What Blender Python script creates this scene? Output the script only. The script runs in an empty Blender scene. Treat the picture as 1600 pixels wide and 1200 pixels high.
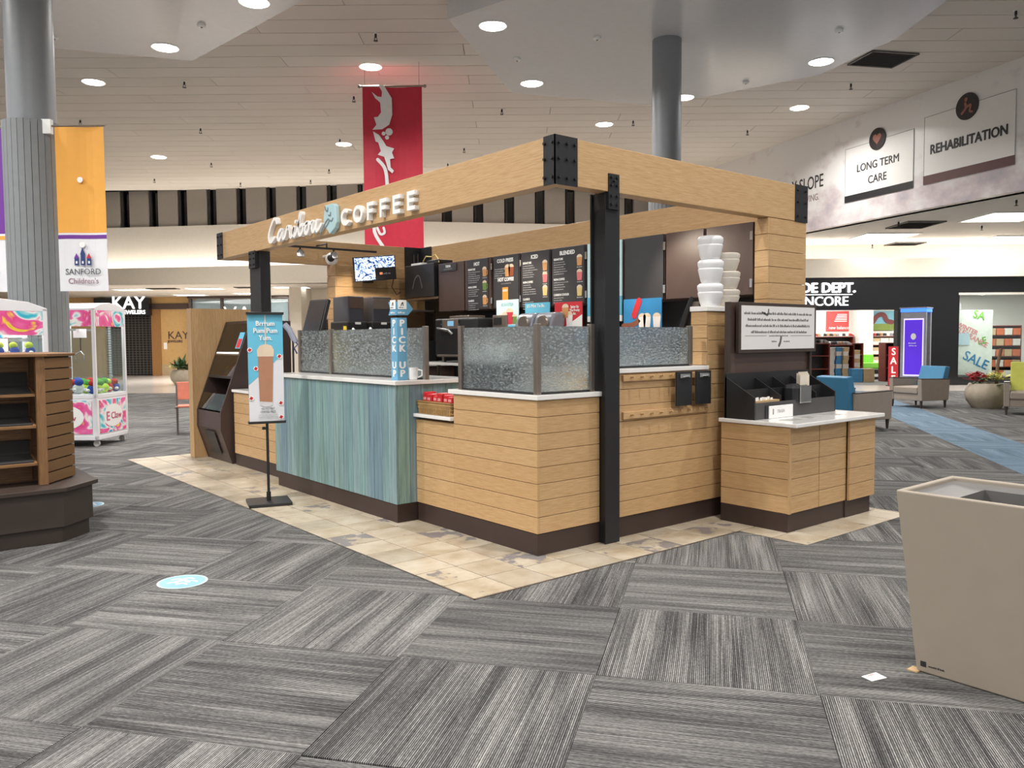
import bpy, math, random
from mathutils import Matrix, Vector
random.seed(7)
SC = bpy.context.scene
COL = SC.collection
R = math.radians
# ------------------------------------------------------------------ camera, world, exposure
CAMP = Vector((-3.6547, -4.1937, 1.5)); YAW, PITCH, ROLL, FPX = 0.8844, -0.0537, -0.0070, 1275.57
FW = Vector((math.cos(PITCH)*math.cos(YAW), math.cos(PITCH)*math.sin(YAW), math.sin(PITCH)))
RT = Vector((math.sin(YAW), -math.cos(YAW), 0)); UP = RT.cross(FW)
r2 = math.cos(ROLL)*RT + math.sin(ROLL)*UP; u2 = -math.sin(ROLL)*RT + math.cos(ROLL)*UP
cd = bpy.data.cameras.new('camera'); cam = bpy.data.objects.new('camera', cd); COL.objects.link(cam)
cd.sensor_fit = 'HORIZONTAL'; cd.sensor_width = 36; cd.lens = 36*FPX/1600; cd.clip_start = .05; cd.clip_end = 300
cam.matrix_world = Matrix(((r2.x, u2.x, -FW.x, CAMP.x), (r2.y, u2.y, -FW.y, CAMP.y), (r2.z, u2.z, -FW.z, CAMP.z), (0, 0, 0, 1)))
SC.camera = cam
w = bpy.data.worlds.new('world'); SC.world = w; w.use_nodes = True
w.node_tree.nodes['Background'].inputs[0].default_value = (1.0, .985, .97, 1); w.node_tree.nodes['Background'].inputs[1].default_value = .54
SC.view_settings.view_transform = 'Standard'; SC.view_settings.look = 'None'
SC.view_settings.gamma = 1; SC.view_settings.exposure = 0.12; SC.view_settings.use_curve_mapping = False
HF = Vector((math.cos(YAW), math.sin(YAW), 0))           # level direction the hall runs in
def bg(lat, dep, z=0): return CAMP*Vector((1, 1, 0)) + RT*lat + HF*dep + Vector((0, 0, z)) if False else Vector((CAMP.x+RT.x*lat+HF.x*dep, CAMP.y+RT.y*lat+HF.y*dep, z))
def arealamp(name, loc, power, size, size_y=None, col=(1, .975, .945), rot=(0, 0, 0), spread=180):
    l = bpy.data.lights.new(name, 'AREA'); l.energy = power; l.color = col
    if size_y: l.shape = 'RECTANGLE'; l.size = size; l.size_y = size_y
    else: l.shape = 'DISK'; l.size = size
    l.spread = R(spread); o = bpy.data.objects.new(name, l); o.location = loc; o.rotation_euler = rot; COL.objects.link(o); return o
ZC = 7.2; ZP = 6.86
DOWN = [  # (x, y, z, what marks it in the picture)
 (1.592, 8.568, ZP, 'cut by the top edge of the picture left of centre'), (1.105, 11.50, ZP, 'tilted one in the grey panel beside the left column'),
 (.825, 15.64, ZC, 'nearest right of the bare top of the left column'), (4.10, 22.33, ZC, 'farthest one, right of the orange banner'),
 (5.075, 11.03, ZC, 'just above the red banner'), (7.80, 17.40, ZC, 'left of the middle of the red banner'),
 (5.148, 7.0, ZP, 'at the near corner of the dropped grey panel'), (7.716, 8.96, ZP, 'at the far left edge of the dropped grey panel'),
 (12.21, 11.23, ZC, 'above the front corner of the kiosk beam'), (11.265, 4.476, ZP, 'in the dropped panel beside the square air vent'),
 (14.91, 7.16, ZC, 'above the serif letters of the wall advert'), (11.02, 7.64, ZP, 'peeking out from behind the right column')]
for i, (x, y, z, s) in enumerate(DOWN): arealamp('downlight_lamp', (x, y, z-.06), 170, .34, spread=150)
for i, (a, d, e) in enumerate([(-9, 9, 220), (-3.6, 4.4, 265), (-8.6, 5.6, 230), (2, 4.5, 150), (7, 6, 190), (11, 9, 180), (-7, 2, 260), (-1.5, 0, 140), (4, -1, 190), (9, 1, 190), (-5, -4, 150), (1, -5, 140), (6, -5, 160), (-12, 5, 240), (-13, 14, 220), (12, 13, 180)]):
    arealamp('downlight_lamp', bg(a, d, 7.1), e, .34, spread=150)     # the same ceiling grid goes on over and behind the viewer
arealamp('low_ceiling_lamp', bg(13.5, 22.5, 4.4), 260, 5, 3); arealamp('low_ceiling_lamp', bg(11.8, 31, 3.2), 420, 6, 4)
arealamp('low_ceiling_lamp', bg(17.5, 30.5, 3.2), 520, 5, 4)
arealamp('low_ceiling_lamp', bg(-12, 33, 3.5), 420, 8, 3); arealamp('window_fill_lamp', bg(15.6, 26.3, 2.8), 110, 2.6, .3)  # second lamp is an added fill that brightens the dim store window
# ------------------------------------------------------------------ materials
def lin(c): return tuple(((v/255)/12.92 if v/255 <= .04045 else ((v/255+.055)/1.055)**2.4) for v in c)
MATS = {}
class NT:
    def __init__(s, name):
        s.m = bpy.data.materials.new(name); s.m.use_nodes = True; s.t = s.m.node_tree; s.b = s.t.nodes['Principled BSDF']
    def n(s, typ, ins={}, **kw):
        nd = s.t.nodes.new(typ)
        for k, v in kw.items(): setattr(nd, k, v)
        for k, v in ins.items():
            if isinstance(v, bpy.types.NodeSocket): s.t.links.new(v, nd.inputs[k])
            else: nd.inputs[k].default_value = v
        return nd
    def link(s, a, b): s.t.links.new(a, b)
    def ramp(s, fac, stops):
        nd = s.t.nodes.new('ShaderNodeValToRGB'); s.link(fac, nd.inputs[0]); e = nd.color_ramp.elements
        while len(e) < len(stops): e.new(.5)
        for q, (p, c) in zip(e, stops): q.position = p; q.color = (*c, 1)
        return nd.outputs[0]
    def pos(s, scale, rot=(0, 0, 0)):
        g = s.n('ShaderNodeNewGeometry'); mp = s.n('ShaderNodeMapping', {'Scale': scale, 'Rotation': rot}); s.link(g.outputs['Position'], mp.inputs['Vector']); return mp.outputs[0]
    def noise(s, vec, scale=1, detail=4, rough=.55):
        return s.n('ShaderNodeTexNoise', {'Vector': vec, 'Scale': scale, 'Detail': detail, 'Roughness': rough}).outputs[0]
    def bump(s, h, strength=.2, dist=.01):
        b = s.n('ShaderNodeBump', {'Strength': strength, 'Distance': dist, 'Height': h}); s.link(b.outputs[0], s.b.inputs['Normal'])
def plain(name, rgb, rough=.5, metal=0, spec=.5, emit=0, coat=0, var=.06):
    if name in MATS: return MATS[name]
    t = NT(name); c = lin(rgb)
    if var and not emit:
        nz = t.noise(t.pos((1, 1, 1)), 9, 3)
        t.link(t.ramp(nz, [(.3, tuple(v*(1-var) for v in c)), (.7, tuple(min(1, v*(1+var)) for v in c))]), t.b.inputs['Base Color'])
    else: t.b.inputs['Base Color'].default_value = (*c, 1)
    t.b.inputs['Roughness'].default_value = rough; t.b.inputs['Metallic'].default_value = metal
    t.b.inputs['Specular IOR Level'].default_value = spec; t.b.inputs['Coat Weight'].default_value = coat
    if emit: t.b.inputs['Emission Color'].default_value = (*c, 1); t.b.inputs['Emission Strength'].default_value = emit
    MATS[name] = t.m; return t.m
def wood(name, axis, a, b, rough=.42):
    t = NT(name); sc = {'x': (1.6, 60, 60), 'y': (60, 1.6, 60), 'z': (60, 60, 1.6)}[axis]
    n1 = t.noise(t.pos(sc), 1.6, 6, .65); n2 = t.noise(t.pos(tuple(v*4 for v in sc)), 1.3, 3)
    oi = t.n('ShaderNodeObjectInfo')
    mx = t.n('ShaderNodeMath', {0: n1, 1: n2}, operation='MULTIPLY_ADD'); mx.inputs[1].default_value = .7
    t.link(n1, mx.inputs[0]); t.link(n2, mx.inputs[2]); 
    m3 = t.n('ShaderNodeMath', {0: oi.outputs['Random'], 1: .12}, operation='MULTIPLY'); m4 = t.n('ShaderNodeMath', {0: mx.outputs[0], 1: m3.outputs[0]}, operation='ADD')
    t.link(t.ramp(m4.outputs[0], [(.55, lin(a)), (1.15 if False else 1.0, lin(b))]), t.b.inputs['Base Color'])
    t.b.inputs['Roughness'].default_value = rough; t.bump(n1, .06, .004); MATS[name] = t.m; return t.m
OAKL, OAKD = (206, 172, 128), (184, 146, 100)
for ax in 'xyz': wood('oak_'+ax, ax, OAKL, OAKD)
WOODS = wood('shelf_oak', 'x', (150, 112, 72), (118, 84, 52), .5)
def teal():
    t = NT('teal_board'); n1 = t.noise(t.pos((22, 22, 1.1)), 1.6, 6, .7); oi = t.n('ShaderNodeObjectInfo')
    c1 = t.ramp(oi.outputs['Random'], [(0, lin((122, 156, 160))), (.35, lin((136, 168, 162))), (.65, lin((114, 140, 154))), (1, lin((146, 172, 170)))])
    c2 = t.ramp(n1, [(.3, (.55, .58, .6)), (.55, (1, 1, 1)), (.75, (1.35, 1.35, 1.3))])
    m = t.n('ShaderNodeMix', {'Factor': 1.0}, data_type='RGBA', blend_type='MULTIPLY'); t.link(c1, m.inputs[6]); t.link(c2, m.inputs[7]); t.link(m.outputs[2], t.b.inputs['Base Color'])
    t.b.inputs['Roughness'].default_value = .5; t.bump(n1, .12, .004); return t.m
TEAL = teal()
CA = R(36.8); CS = .945; CO = (.223, -1.847)                 # carpet squares: turn, side, one corner
def carpet():
    t = NT('carpet'); p = t.n('ShaderNodeNewGeometry').outputs['Position']
    sub = t.n('ShaderNodeVectorMath', {0: p, 1: (CO[0], CO[1], 0)}, operation='SUBTRACT')
    rot = t.n('ShaderNodeVectorRotate', {'Vector': sub.outputs[0], 'Angle': -CA}, rotation_type='Z_AXIS')
    dv = t.n('ShaderNodeVectorMath', {0: rot.outputs[0], 1: (1/CS, 1/CS, 1)}, operation='MULTIPLY')
    fl = t.n('ShaderNodeVectorMath', {0: dv.outputs[0]}, operation='FLOOR')
    sx = t.n('ShaderNodeSeparateXYZ', {0: fl.outputs[0]}); su = t.n('ShaderNodeSeparateXYZ', {0: dv.outputs[0]})
    s = t.n('ShaderNodeMath', {0: sx.outputs[0], 1: sx.outputs[1]}, operation='ADD')
    par = t.n('ShaderNodeMath', {0: s.outputs[0], 1: 2.0}, operation='FLOORED_MODULO')   # 1 = stripes along u
    def sel(a, b):
        m = t.n('ShaderNodeMix', data_type='FLOAT'); t.link(par.outputs[0], m.inputs[0]); t.link(a, m.inputs[2]); t.link(b, m.inputs[3]); return m.outputs[0]
    al = sel(su.outputs[1], su.outputs[0]); ac = sel(su.outputs[0], su.outputs[1])
    wn = t.n('ShaderNodeTexWhiteNoise', {'Vector': fl.outputs[0]}, noise_dimensions='2D').outputs[0]
    off = t.n('ShaderNodeMath', {0: wn, 1: 37.0}, operation='MULTIPLY').outputs[0]
    ac2 = t.n('ShaderNodeMath', {0: ac, 1: off}, operation='ADD').outputs[0]
    def streak(ka, kc, det, ro):
        v = t.n('ShaderNodeCombineXYZ', {0: t.n('ShaderNodeMath', {0: al, 1: ka}, operation='MULTIPLY').outputs[0], 1: t.n('ShaderNodeMath', {0: ac2, 1: kc}, operation='MULTIPLY').outputs[0], 2: off})
        return t.noise(v.outputs[0], 1, det, ro)
    fine = streak(1.1, 150, 2, .6); broad = streak(.8, 9, 3, .5); yarn = streak(50, 110, 1, .5)
    # cut-and-loop lines: regular thin rows modulated by the broad bands
    row = t.n('ShaderNodeMath', {0: t.n('ShaderNodeMath', {0: ac, 1: 2*math.pi*112}, operation='MULTIPLY').outputs[0]}, operation='SINE').outputs[0]
    a1 = t.n('ShaderNodeMath', {0: fine, 1: 1.05}, operation='MULTIPLY').outputs[0]
    a2 = t.n('ShaderNodeMath', {0: broad, 1: .85, 2: a1}, operation='MULTIPLY_ADD').outputs[0]
    a3 = t.n('ShaderNodeMath', {0: yarn, 1: .45, 2: a2}, operation='MULTIPLY_ADD').outputs[0]
    a4 = t.n('ShaderNodeMath', {0: row, 1: .30, 2: a3}, operation='MULTIPLY_ADD').outputs[0]
    a5 = t.n('ShaderNodeMath', {0: wn, 1: .10, 2: a4}, operation='MULTIPLY_ADD').outputs[0]
    nrm = t.n('ShaderNodeMapRange', {'Value': a5, 'From Min': .68, 'From Max': 1.76}).outputs[0]
    grey = t.ramp(nrm, [(0, lin((26, 26, 28))), (.42, lin((72, 71, 71))), (.62, lin((98, 97, 95))), (1, lin((172, 170, 166)))])
    blue = t.ramp(nrm, [(0, lin((54, 68, 80))), (.5, lin((94, 116, 134))), (1, lin((148, 166, 180)))])
    isb = t.n('ShaderNodeMath', {0: sx.outputs[1], 1: -4.0, 2: .4}, operation='COMPARE').outputs[0]
    far = t.n('ShaderNodeMath', {0: su.outputs[0], 1: 4.0}, operation='GREATER_THAN').outputs[0]
    fb = t.n('ShaderNodeMath', {0: isb, 1: far}, operation='MULTIPLY').outputs[0]
    m = t.n('ShaderNodeMix', data_type='RGBA'); t.link(fb, m.inputs[0]); t.link(grey, m.inputs[6]); t.link(blue, m.inputs[7]); t.link(m.outputs[2], t.b.inputs['Base Color'])
    t.b.inputs['Roughness'].default_value = .95; t.b.inputs['Specular IOR Level'].default_value = .15; t.bump(nrm, .35, .004); return t.m
CARPET = carpet()
def stone():
    t = NT('stone_tile'); oi = t.n('ShaderNodeObjectInfo'); p = t.pos((1, 1, 1))
    sh = t.n('ShaderNodeVectorMath', {0: p, 1: oi.outputs['Location']}, operation='ADD'); sc = t.n('ShaderNodeCombineXYZ', {2: t.n('ShaderNodeMath', {0: oi.outputs['Random'], 1: 40.}, operation='MULTIPLY').outputs[0]})
    v = t.n('ShaderNodeVectorMath', {0: p, 1: sc.outputs[0]}, operation='ADD').outputs[0]
    n1 = t.noise(v, 4.5, 7, .62); n2 = t.noise(v, 6.5, 5, .55)
    base = t.ramp(n1, [(.3, lin((158, 142, 118))), (.5, lin((180, 168, 148))), (.7, lin((194, 186, 170)))])
    tone = t.ramp(oi.outputs['Random'], [(0, (.84, .83, .82)), (.5, (1, .98, .95)), (1, (1.05, 1.04, 1.03))])
    m = t.n('ShaderNodeMix', {'Factor': 1.0}, data_type='RGBA', blend_type='MULTIPLY'); t.link(base, m.inputs[6]); t.link(tone, m.inputs[7])
    rr = t.n('ShaderNodeMath', {0: t.n('ShaderNodeMath', {0: oi.outputs['Random'], 1: 7.31}, operation='MULTIPLY').outputs[0]}, operation='FRACT').outputs[0]
    hi = t.n('ShaderNodeMapRange', {'Value': rr, 'From Min': .62, 'From Max': 1.0, 'To Min': -.08, 'To Max': .12}).outputs[0]
    ad = t.n('ShaderNodeMath', {0: n2, 1: hi}, operation='ADD').outputs[0]
    msk = t.ramp(ad, [(.60, (0, 0, 0)), (.63, (1, 1, 1))])
    m2 = t.n('ShaderNodeMix', data_type='RGBA'); t.link(msk, m2.inputs[0]); t.link(m.outputs[2], m2.inputs[6]); m2.inputs[7].default_value = (*lin((128, 122, 120)), 1)
    t.link(m2.outputs[2], t.b.inputs['Base Color']); t.b.inputs['Roughness'].default_value = .38; t.bump(n1, .15, .003); return t.m
STONE = stone()
def rainglass():
    t = NT('rain_glass'); n1 = t.noise(t.pos((42, 42, 90)), 1, 3, .6); n2 = t.noise(t.pos((120, 120, 200)), 1, 1, .5)
    ad = t.n('ShaderNodeMath', {0: n1, 1: .35, 2: n2}, operation='MULTIPLY_ADD').outputs[0]; t.link(n2, ad.node.inputs[0]); t.link(n1, ad.node.inputs[2])
    fc = t.n('ShaderNodeMath', {0: 1.0, 1: t.n('ShaderNodeNewGeometry').outputs['Backfacing']}, operation='SUBTRACT').outputs[0]
    b = t.n('ShaderNodeBump', {'Strength': fc, 'Distance': .02, 'Height': ad})
    rf = t.n('ShaderNodeBsdfRefraction', {'Color': (.84, .90, .90, 1), 'Roughness': .03, 'IOR': 1.2}); t.link(b.outputs[0], rf.inputs['Normal'])
    tr = t.n('ShaderNodeBsdfTransparent', {'Color': (.74, .80, .80, 1)}); gl = t.n('ShaderNodeBsdfGlossy', {'Color': (.85, .9, .95, 1), 'Roughness': .22}); t.link(b.outputs[0], gl.inputs['Normal'])
    m1 = t.n('ShaderNodeMixShader', {0: .12}); t.link(rf.outputs[0], m1.inputs[1]); t.link(gl.outputs[0], m1.inputs[2])
    m2 = t.n('ShaderNodeMixShader', {0: .18}); t.link(m1.outputs[0], m2.inputs[1]); t.link(tr.outputs[0], m2.inputs[2])
    df = t.n('ShaderNodeBsdfTranslucent', {'Color': (.60, .65, .66, 1)}); dd = t.n('ShaderNodeBsdfDiffuse', {'Color': (.58, .63, .65, 1)}); m3 = t.n('ShaderNodeMixShader', {0: .5}); t.link(df.outputs[0], m3.inputs[1]); t.link(dd.outputs[0], m3.inputs[2])
    pt = t.noise(t.pos((34, 34, 75)), 1, 3, .7); fa = t.n('ShaderNodeMapRange', {'Value': pt, 'From Min': .46, 'From Max': .62, 'To Min': .0, 'To Max': .42}).outputs[0]     # droplets pressed into the sheet, speckles of reflected light put into their pale colour
    m4 = t.n('ShaderNodeMixShader'); t.link(fa, m4.inputs[0]); t.link(m2.outputs[0], m4.inputs[1]); t.link(m3.outputs[0], m4.inputs[2])
    t.link(m4.outputs[0], t.t.nodes['Material Output'].inputs[0]); return t.m
RAIN = rainglass()
def clearglass(name, tint=(.9, .95, .95), refl=.12):
    t = NT(name); tr = t.n('ShaderNodeBsdfTransparent', {'Color': (*tint, 1)}); gl = t.n('ShaderNodeBsdfGlossy', {'Roughness': .03}); fr = t.n('ShaderNodeMath', {0: t.n('ShaderNodeLayerWeight', {'Blend': .5}).outputs['Facing'], 1: 4.0}, operation='POWER')
    f = t.n('ShaderNodeMath', {0: fr.outputs[0], 1: .5, 2: refl+.03}, operation='MULTIPLY_ADD'); m = t.n('ShaderNodeMixShader'); t.link(f.outputs[0], m.inputs[0]); t.link(tr.outputs[0], m.inputs[1]); t.link(gl.outputs[0], m.inputs[2])
    t.link(m.outputs[0], t.t.nodes['Material Output'].inputs[0]); MATS[name] = t.m; return t.m
CLEAR = clearglass('clear_glass', refl=.02); SMOKE = clearglass('smoked_glass', (.45, .42, .4), .1)
def swirl(name, stops, scale=3.0, seed=0, emit=0):
    t = NT(name); g = t.n('ShaderNodeTexCoord').outputs['Object']; mp = t.n('ShaderNodeMapping', {'Location': (seed, seed*1.7, 0)}); t.link(g, mp.inputs[0])
    n = t.n('ShaderNodeTexNoise', {'Vector': mp.outputs[0], 'Scale': scale, 'Detail': 2, 'Distortion': 2.2}).outputs[0]
    c = t.ramp(n, [(p, lin(q)) for p, q in stops]); t.link(c, t.b.inputs['Base Color']); t.b.inputs['Roughness'].default_value = .35
    if emit: t.link(c, t.b.inputs['Emission Color']); t.b.inputs['Emission Strength'].default_value = emit
    MATS[name] = t.m; return t.m
SWIRL = swirl('swirl_print', [(.25, (40, 90, 170)), (.38, (60, 190, 210)), (.46, (245, 245, 240)), (.52, (235, 110, 170)), (.62, (225, 70, 140)), (.7, (250, 215, 60)), (.8, (70, 170, 80))], 2.2, 3)
CCTV = swirl('security_feed', [(.3, (10, 14, 30)), (.42, (40, 60, 110)), (.5, (150, 180, 230)), (.62, (235, 240, 250))], 14, 5, emit=1.3)
SHOEB = swirl('shoe_box_print', [(.3, (120, 90, 60)), (.45, (220, 210, 195)), (.55, (240, 236, 228)), (.7, (200, 150, 110))], 3, 2)
def ceiltex():
    t = NT('ceiling_paint'); n1 = t.noise(t.pos((1, 1, 1)), .5, 3); oi = t.n('ShaderNodeObjectInfo')
    m = t.n('ShaderNodeMath', {0: oi.outputs['Random'], 1: .25, 2: n1}, operation='MULTIPLY_ADD').outputs[0]
    t.link(t.ramp(m, [(.3, lin((214, 206, 196))), (.8, lin((222, 214, 205)))]), t.b.inputs['Base Color']); t.b.inputs['Roughness'].default_value = .7; return t.m
CEIL = ceiltex()
def advert():
    t = NT('wall_print'); p = t.n('ShaderNodeNewGeometry').outputs['Position']; z = t.n('ShaderNodeSeparateXYZ', {0: p}).outputs[2]
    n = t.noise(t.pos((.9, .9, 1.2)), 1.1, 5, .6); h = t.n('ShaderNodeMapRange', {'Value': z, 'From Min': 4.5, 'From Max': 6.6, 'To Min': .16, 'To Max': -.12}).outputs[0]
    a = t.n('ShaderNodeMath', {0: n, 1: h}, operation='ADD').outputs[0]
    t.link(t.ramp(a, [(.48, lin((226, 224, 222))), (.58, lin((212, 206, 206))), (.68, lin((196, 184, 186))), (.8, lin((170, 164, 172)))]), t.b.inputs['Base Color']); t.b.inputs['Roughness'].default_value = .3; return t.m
ADVERT = advert()
WHITE = plain('white_quartz', (236, 234, 230), .18, coat=.3, var=.02); BLACK = plain('black_steel', (40, 40, 42), .42, .2); BLK2 = plain('black_plastic', (34, 34, 36), .45)
KICK = plain('dark_brown_kick', (60, 46, 42), .45); BROWN = plain('brown_laminate', (84, 66, 60), .4); CHAR = plain('menu_charcoal', (58, 57, 60), .5)
STEEL = plain('brushed_steel', (150, 140, 130), .35, .8); CHROME = plain('chrome', (205, 205, 205), .2, .95)
SIGNW = plain('sign_white', (245, 245, 243), .35, var=0); PAINTW = plain('wall_white', (214, 208, 198), .6, var=.02); BEIGE = plain('fascia_beige', (226, 218, 203), .6, var=.02)
GREYW = plain('clerestory_grey', (150, 143, 135), .6, var=.02); GREYP = plain('smooth_grey_panel', (212, 213, 216), .18, spec=.4, var=.02); COLM = plain('column_grey', (140, 144, 148), .45, var=.03); CLAD = plain('column_cladding', (134, 138, 140), .55, var=.04)
DARKG = plain('night_glass', (16, 16, 18), .1); RED = plain('banner_red', (196, 38, 62), .5, var=.05); SILV = plain('banner_silver', (232, 230, 230), .35, .1, var=.02)
ORANGE = plain('banner_orange', (240, 172, 72), .6, var=.02); PURPLE = plain('banner_purple', (112, 50, 150), .6, var=.02); CLOTHW = plain('banner_white', (232, 232, 236), .6, var=.01)
NAVY = plain('navy_ink', (40, 60, 120), .5); SKYB = plain('sky_blue', (104, 190, 220), .5, var=.02); TXTD = plain('dark_ink', (45, 44, 46), .6, var=0); TXTG = plain('grey_ink', (150, 150, 152), .6, var=0)
GLOW = plain('lamp_glow', (255, 250, 240), emit=14, var=0); TROFF = plain('troffer_glow', (255, 252, 246), emit=5, var=0); COVE = plain('cove_glow', (255, 250, 242), emit=9, var=0); SIGNGLOW = plain('lit_letters', (255, 255, 255), emit=1.3, var=0)
TAUPE = plain('bin_taupe', (160, 149, 134), .55, var=.02); VINYL = plain('taupe_vinyl', (150, 138, 126), .5, var=.04); BLUEV = plain('blue_vinyl', (58, 124, 162), .5, var=.04); LIME = plain('lime_vinyl', (190, 192, 84), .5, var=.04)
ESPW = plain('espresso_wood', (62, 50, 44), .5); KRAFT = plain('kraft', (190, 160, 118), .7); TILEW = plain('tile_concourse', (222, 214, 204), .15, var=.03)
# ------------------------------------------------------------------ mesh helpers
XF = {}
class MB:
    def __init__(s): s.v = []; s.f = []
    def add(s, v, f): o = len(s.v); s.v += [Vector(p) for p in v]; s.f += [tuple(i+o for i in q) for q in f]; return s
    def box(s, x0, x1, y0, y1, z0, z1):
        return s.add([(x0, y0, z0), (x1, y0, z0), (x1, y1, z0), (x0, y1, z0), (x0, y0, z1), (x1, y0, z1), (x1, y1, z1), (x0, y1, z1)], [(0, 3, 2, 1), (4, 5, 6, 7), (0, 1, 5, 4), (1, 2, 6, 5), (2, 3, 7, 6), (3, 0, 4, 7)])
    def frame(s, o, r, u, a0, a1, b0, b1, d0, d1):     # box in a frame: right r, up u, normal n=r x u
        n = Vector(r).cross(Vector(u)); o = Vector(o); r = Vector(r); u = Vector(u)
        P = [o+r*a+u*b+n*d for d in (d0, d1) for b in (b0, b1) for a in (a0, a1)]
        return s.add([P[0], P[1], P[3], P[2], P[4], P[5], P[7], P[6]], [(0, 3, 2, 1), (4, 5, 6, 7), (0, 1, 5, 4), (1, 2, 6, 5), (2, 3, 7, 6), (3, 0, 4, 7)])
    def prism(s, pts, vec):                              # closed 3D outline pushed along vec
        n = len(pts); vec = Vector(vec); a = [Vector(p) for p in pts]; b = [p+vec for p in a]
        return s.add(a+b, [tuple(range(n))[::-1], tuple(range(n, 2*n))] + [(i, (i+1) % n, n+(i+1) % n, n+i) for i in range(n)])
    def lathe(s, prof, c, seg=24, axis='z', caps=True):
        c = Vector(c); vs = []; fs = []
        for k, (r, h) in enumerate(prof):
            for i in range(seg):
                a = 2*math.pi*i/seg; p = (r*math.cos(a), r*math.sin(a), h)
                vs.append(c+Vector({'z': p, 'x': (p[2], p[0], p[1]), 'y': (p[0], p[2], p[1])}[axis]))
        for k in range(len(prof)-1):
            for i in range(seg): fs.append((k*seg+i, k*seg+(i+1) % seg, (k+1)*seg+(i+1) % seg, (k+1)*seg+i))
        if caps: fs.append(tuple(range(seg))[::-1]); fs.append(tuple(range((len(prof)-1)*seg, len(prof)*seg)))
        return s.add(vs, fs)
    def cyl(s, c, r, h, seg=20, axis='z'): return s.lathe([(r, 0), (r, h)], c, seg, axis)
    def tube(s, pts, r, seg=8):
        pts = [Vector(p) for p in pts]; vs = []; fs = []
        for i, p in enumerate(pts):
            d = (pts[min(i+1, len(pts)-1)]-pts[max(i-1, 0)]).normalized(); a = d.orthogonal().normalized(); b = d.cross(a)
            if i: 
                a = pa - d*pa.dot(d); a.normalize(); b = d.cross(a)
            pa = a
            for k in range(seg): t = 2*math.pi*k/seg; vs.append(p+a*math.cos(t)*r+b*math.sin(t)*r)
        for i in range(len(pts)-1):
            for k in range(seg): fs.append((i*seg+k, i*seg+(k+1) % seg, (i+1)*seg+(k+1) % seg, (i+1)*seg+k))
        fs += [tuple(range(seg))[::-1], tuple(range((len(pts)-1)*seg, len(pts)*seg))]
        return s.add(vs, fs)
    def ball(s, c, rx, ry=None, rz=None, seg=12, rings=8):
        ry = ry or rx; rz = rz or rx; c = Vector(c); vs = [c+Vector((0, 0, -rz))]; fs = []
        for j in range(1, rings):
            a = -math.pi/2+math.pi*j/rings
            for i in range(seg): b = 2*math.pi*i/seg; vs.append(c+Vector((rx*math.cos(a)*math.cos(b), ry*math.cos(a)*math.sin(b), rz*math.sin(a))))
        vs.append(c+Vector((0, 0, rz))); L = len(vs)-1
        for i in range(seg): fs.append((0, 1+(i+1) % seg, 1+i)); fs.append((L, L-seg+i, L-seg+(i+1) % seg))
        for j in range(rings-2):
            for i in range(seg): fs.append((1+j*seg+i, 1+j*seg+(i+1) % seg, 1+(j+1)*seg+(i+1) % seg, 1+(j+1)*seg+i))
        return s.add(vs, fs)
    def build(s, name, mat, parent=None, local=False, bevel=0, smooth=False, seg=2):
        M = XF.get(parent.name) if parent else None
        vs = s.v if (local or M is None) else [M.inverted() @ p for p in s.v]
        me = bpy.data.meshes.new(name); me.from_pydata(vs, [], s.f); me.update()
        import bmesh
        bm = bmesh.new(); bm.from_mesh(me); bmesh.ops.recalc_face_normals(bm, faces=bm.faces); bm.to_mesh(me); bm.free()
        me.materials.append(MATS[mat] if isinstance(mat, str) else mat)
        if smooth:
            for p in me.polygons: p.use_smooth = True
        o = bpy.data.objects.new(name, me); COL.objects.link(o)
        if parent: o.parent = parent; XF[o.name] = M
        else: XF[o.name] = Matrix.Identity(4)
        if bevel:
            b = o.modifiers.new('bevel', 'BEVEL'); b.width = bevel; b.segments = seg; b.limit_method = 'ANGLE'
        if smooth:
            e = o.modifiers.new('edges', 'EDGE_SPLIT'); e.split_angle = R(50)
        return o
def thing(name, label, cat, loc=(0, 0, 0), rz=0, group=None):
    o = bpy.data.objects.new(name, None); COL.objects.link(o); o.empty_display_size = .1
    o.location = loc; o.rotation_euler = (0, 0, rz); XF[o.name] = Matrix.Translation(loc) @ Matrix.Rotation(rz, 4, 'Z')
    return tag(o, label, cat, group)
def tag(o, label, cat, group=None):
    o['label'] = label; o['category'] = cat
    if group: o['group'] = group
    return o
def struct(o, label=None):
    o['kind'] = 'structure'
    if label: o['label'] = label
    return o
def BX(name, mat, parent, *a, bevel=0, local=False): return MB().box(*a).build(name, mat, parent, local=local, bevel=bevel)
def clone(o, parent, loc=None):
    c = o.copy(); COL.objects.link(c); c.parent = parent; return c
def copytree(root, loc, rz=0, label=None):
    r = root.copy(); COL.objects.link(r); r.location = loc; r.rotation_euler = (0, 0, rz)
    if label: r['label'] = label
    for ch in list(root.children):
        c = clone(ch, r)
        for g in list(ch.children): clone(g, c)
    return r
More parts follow.
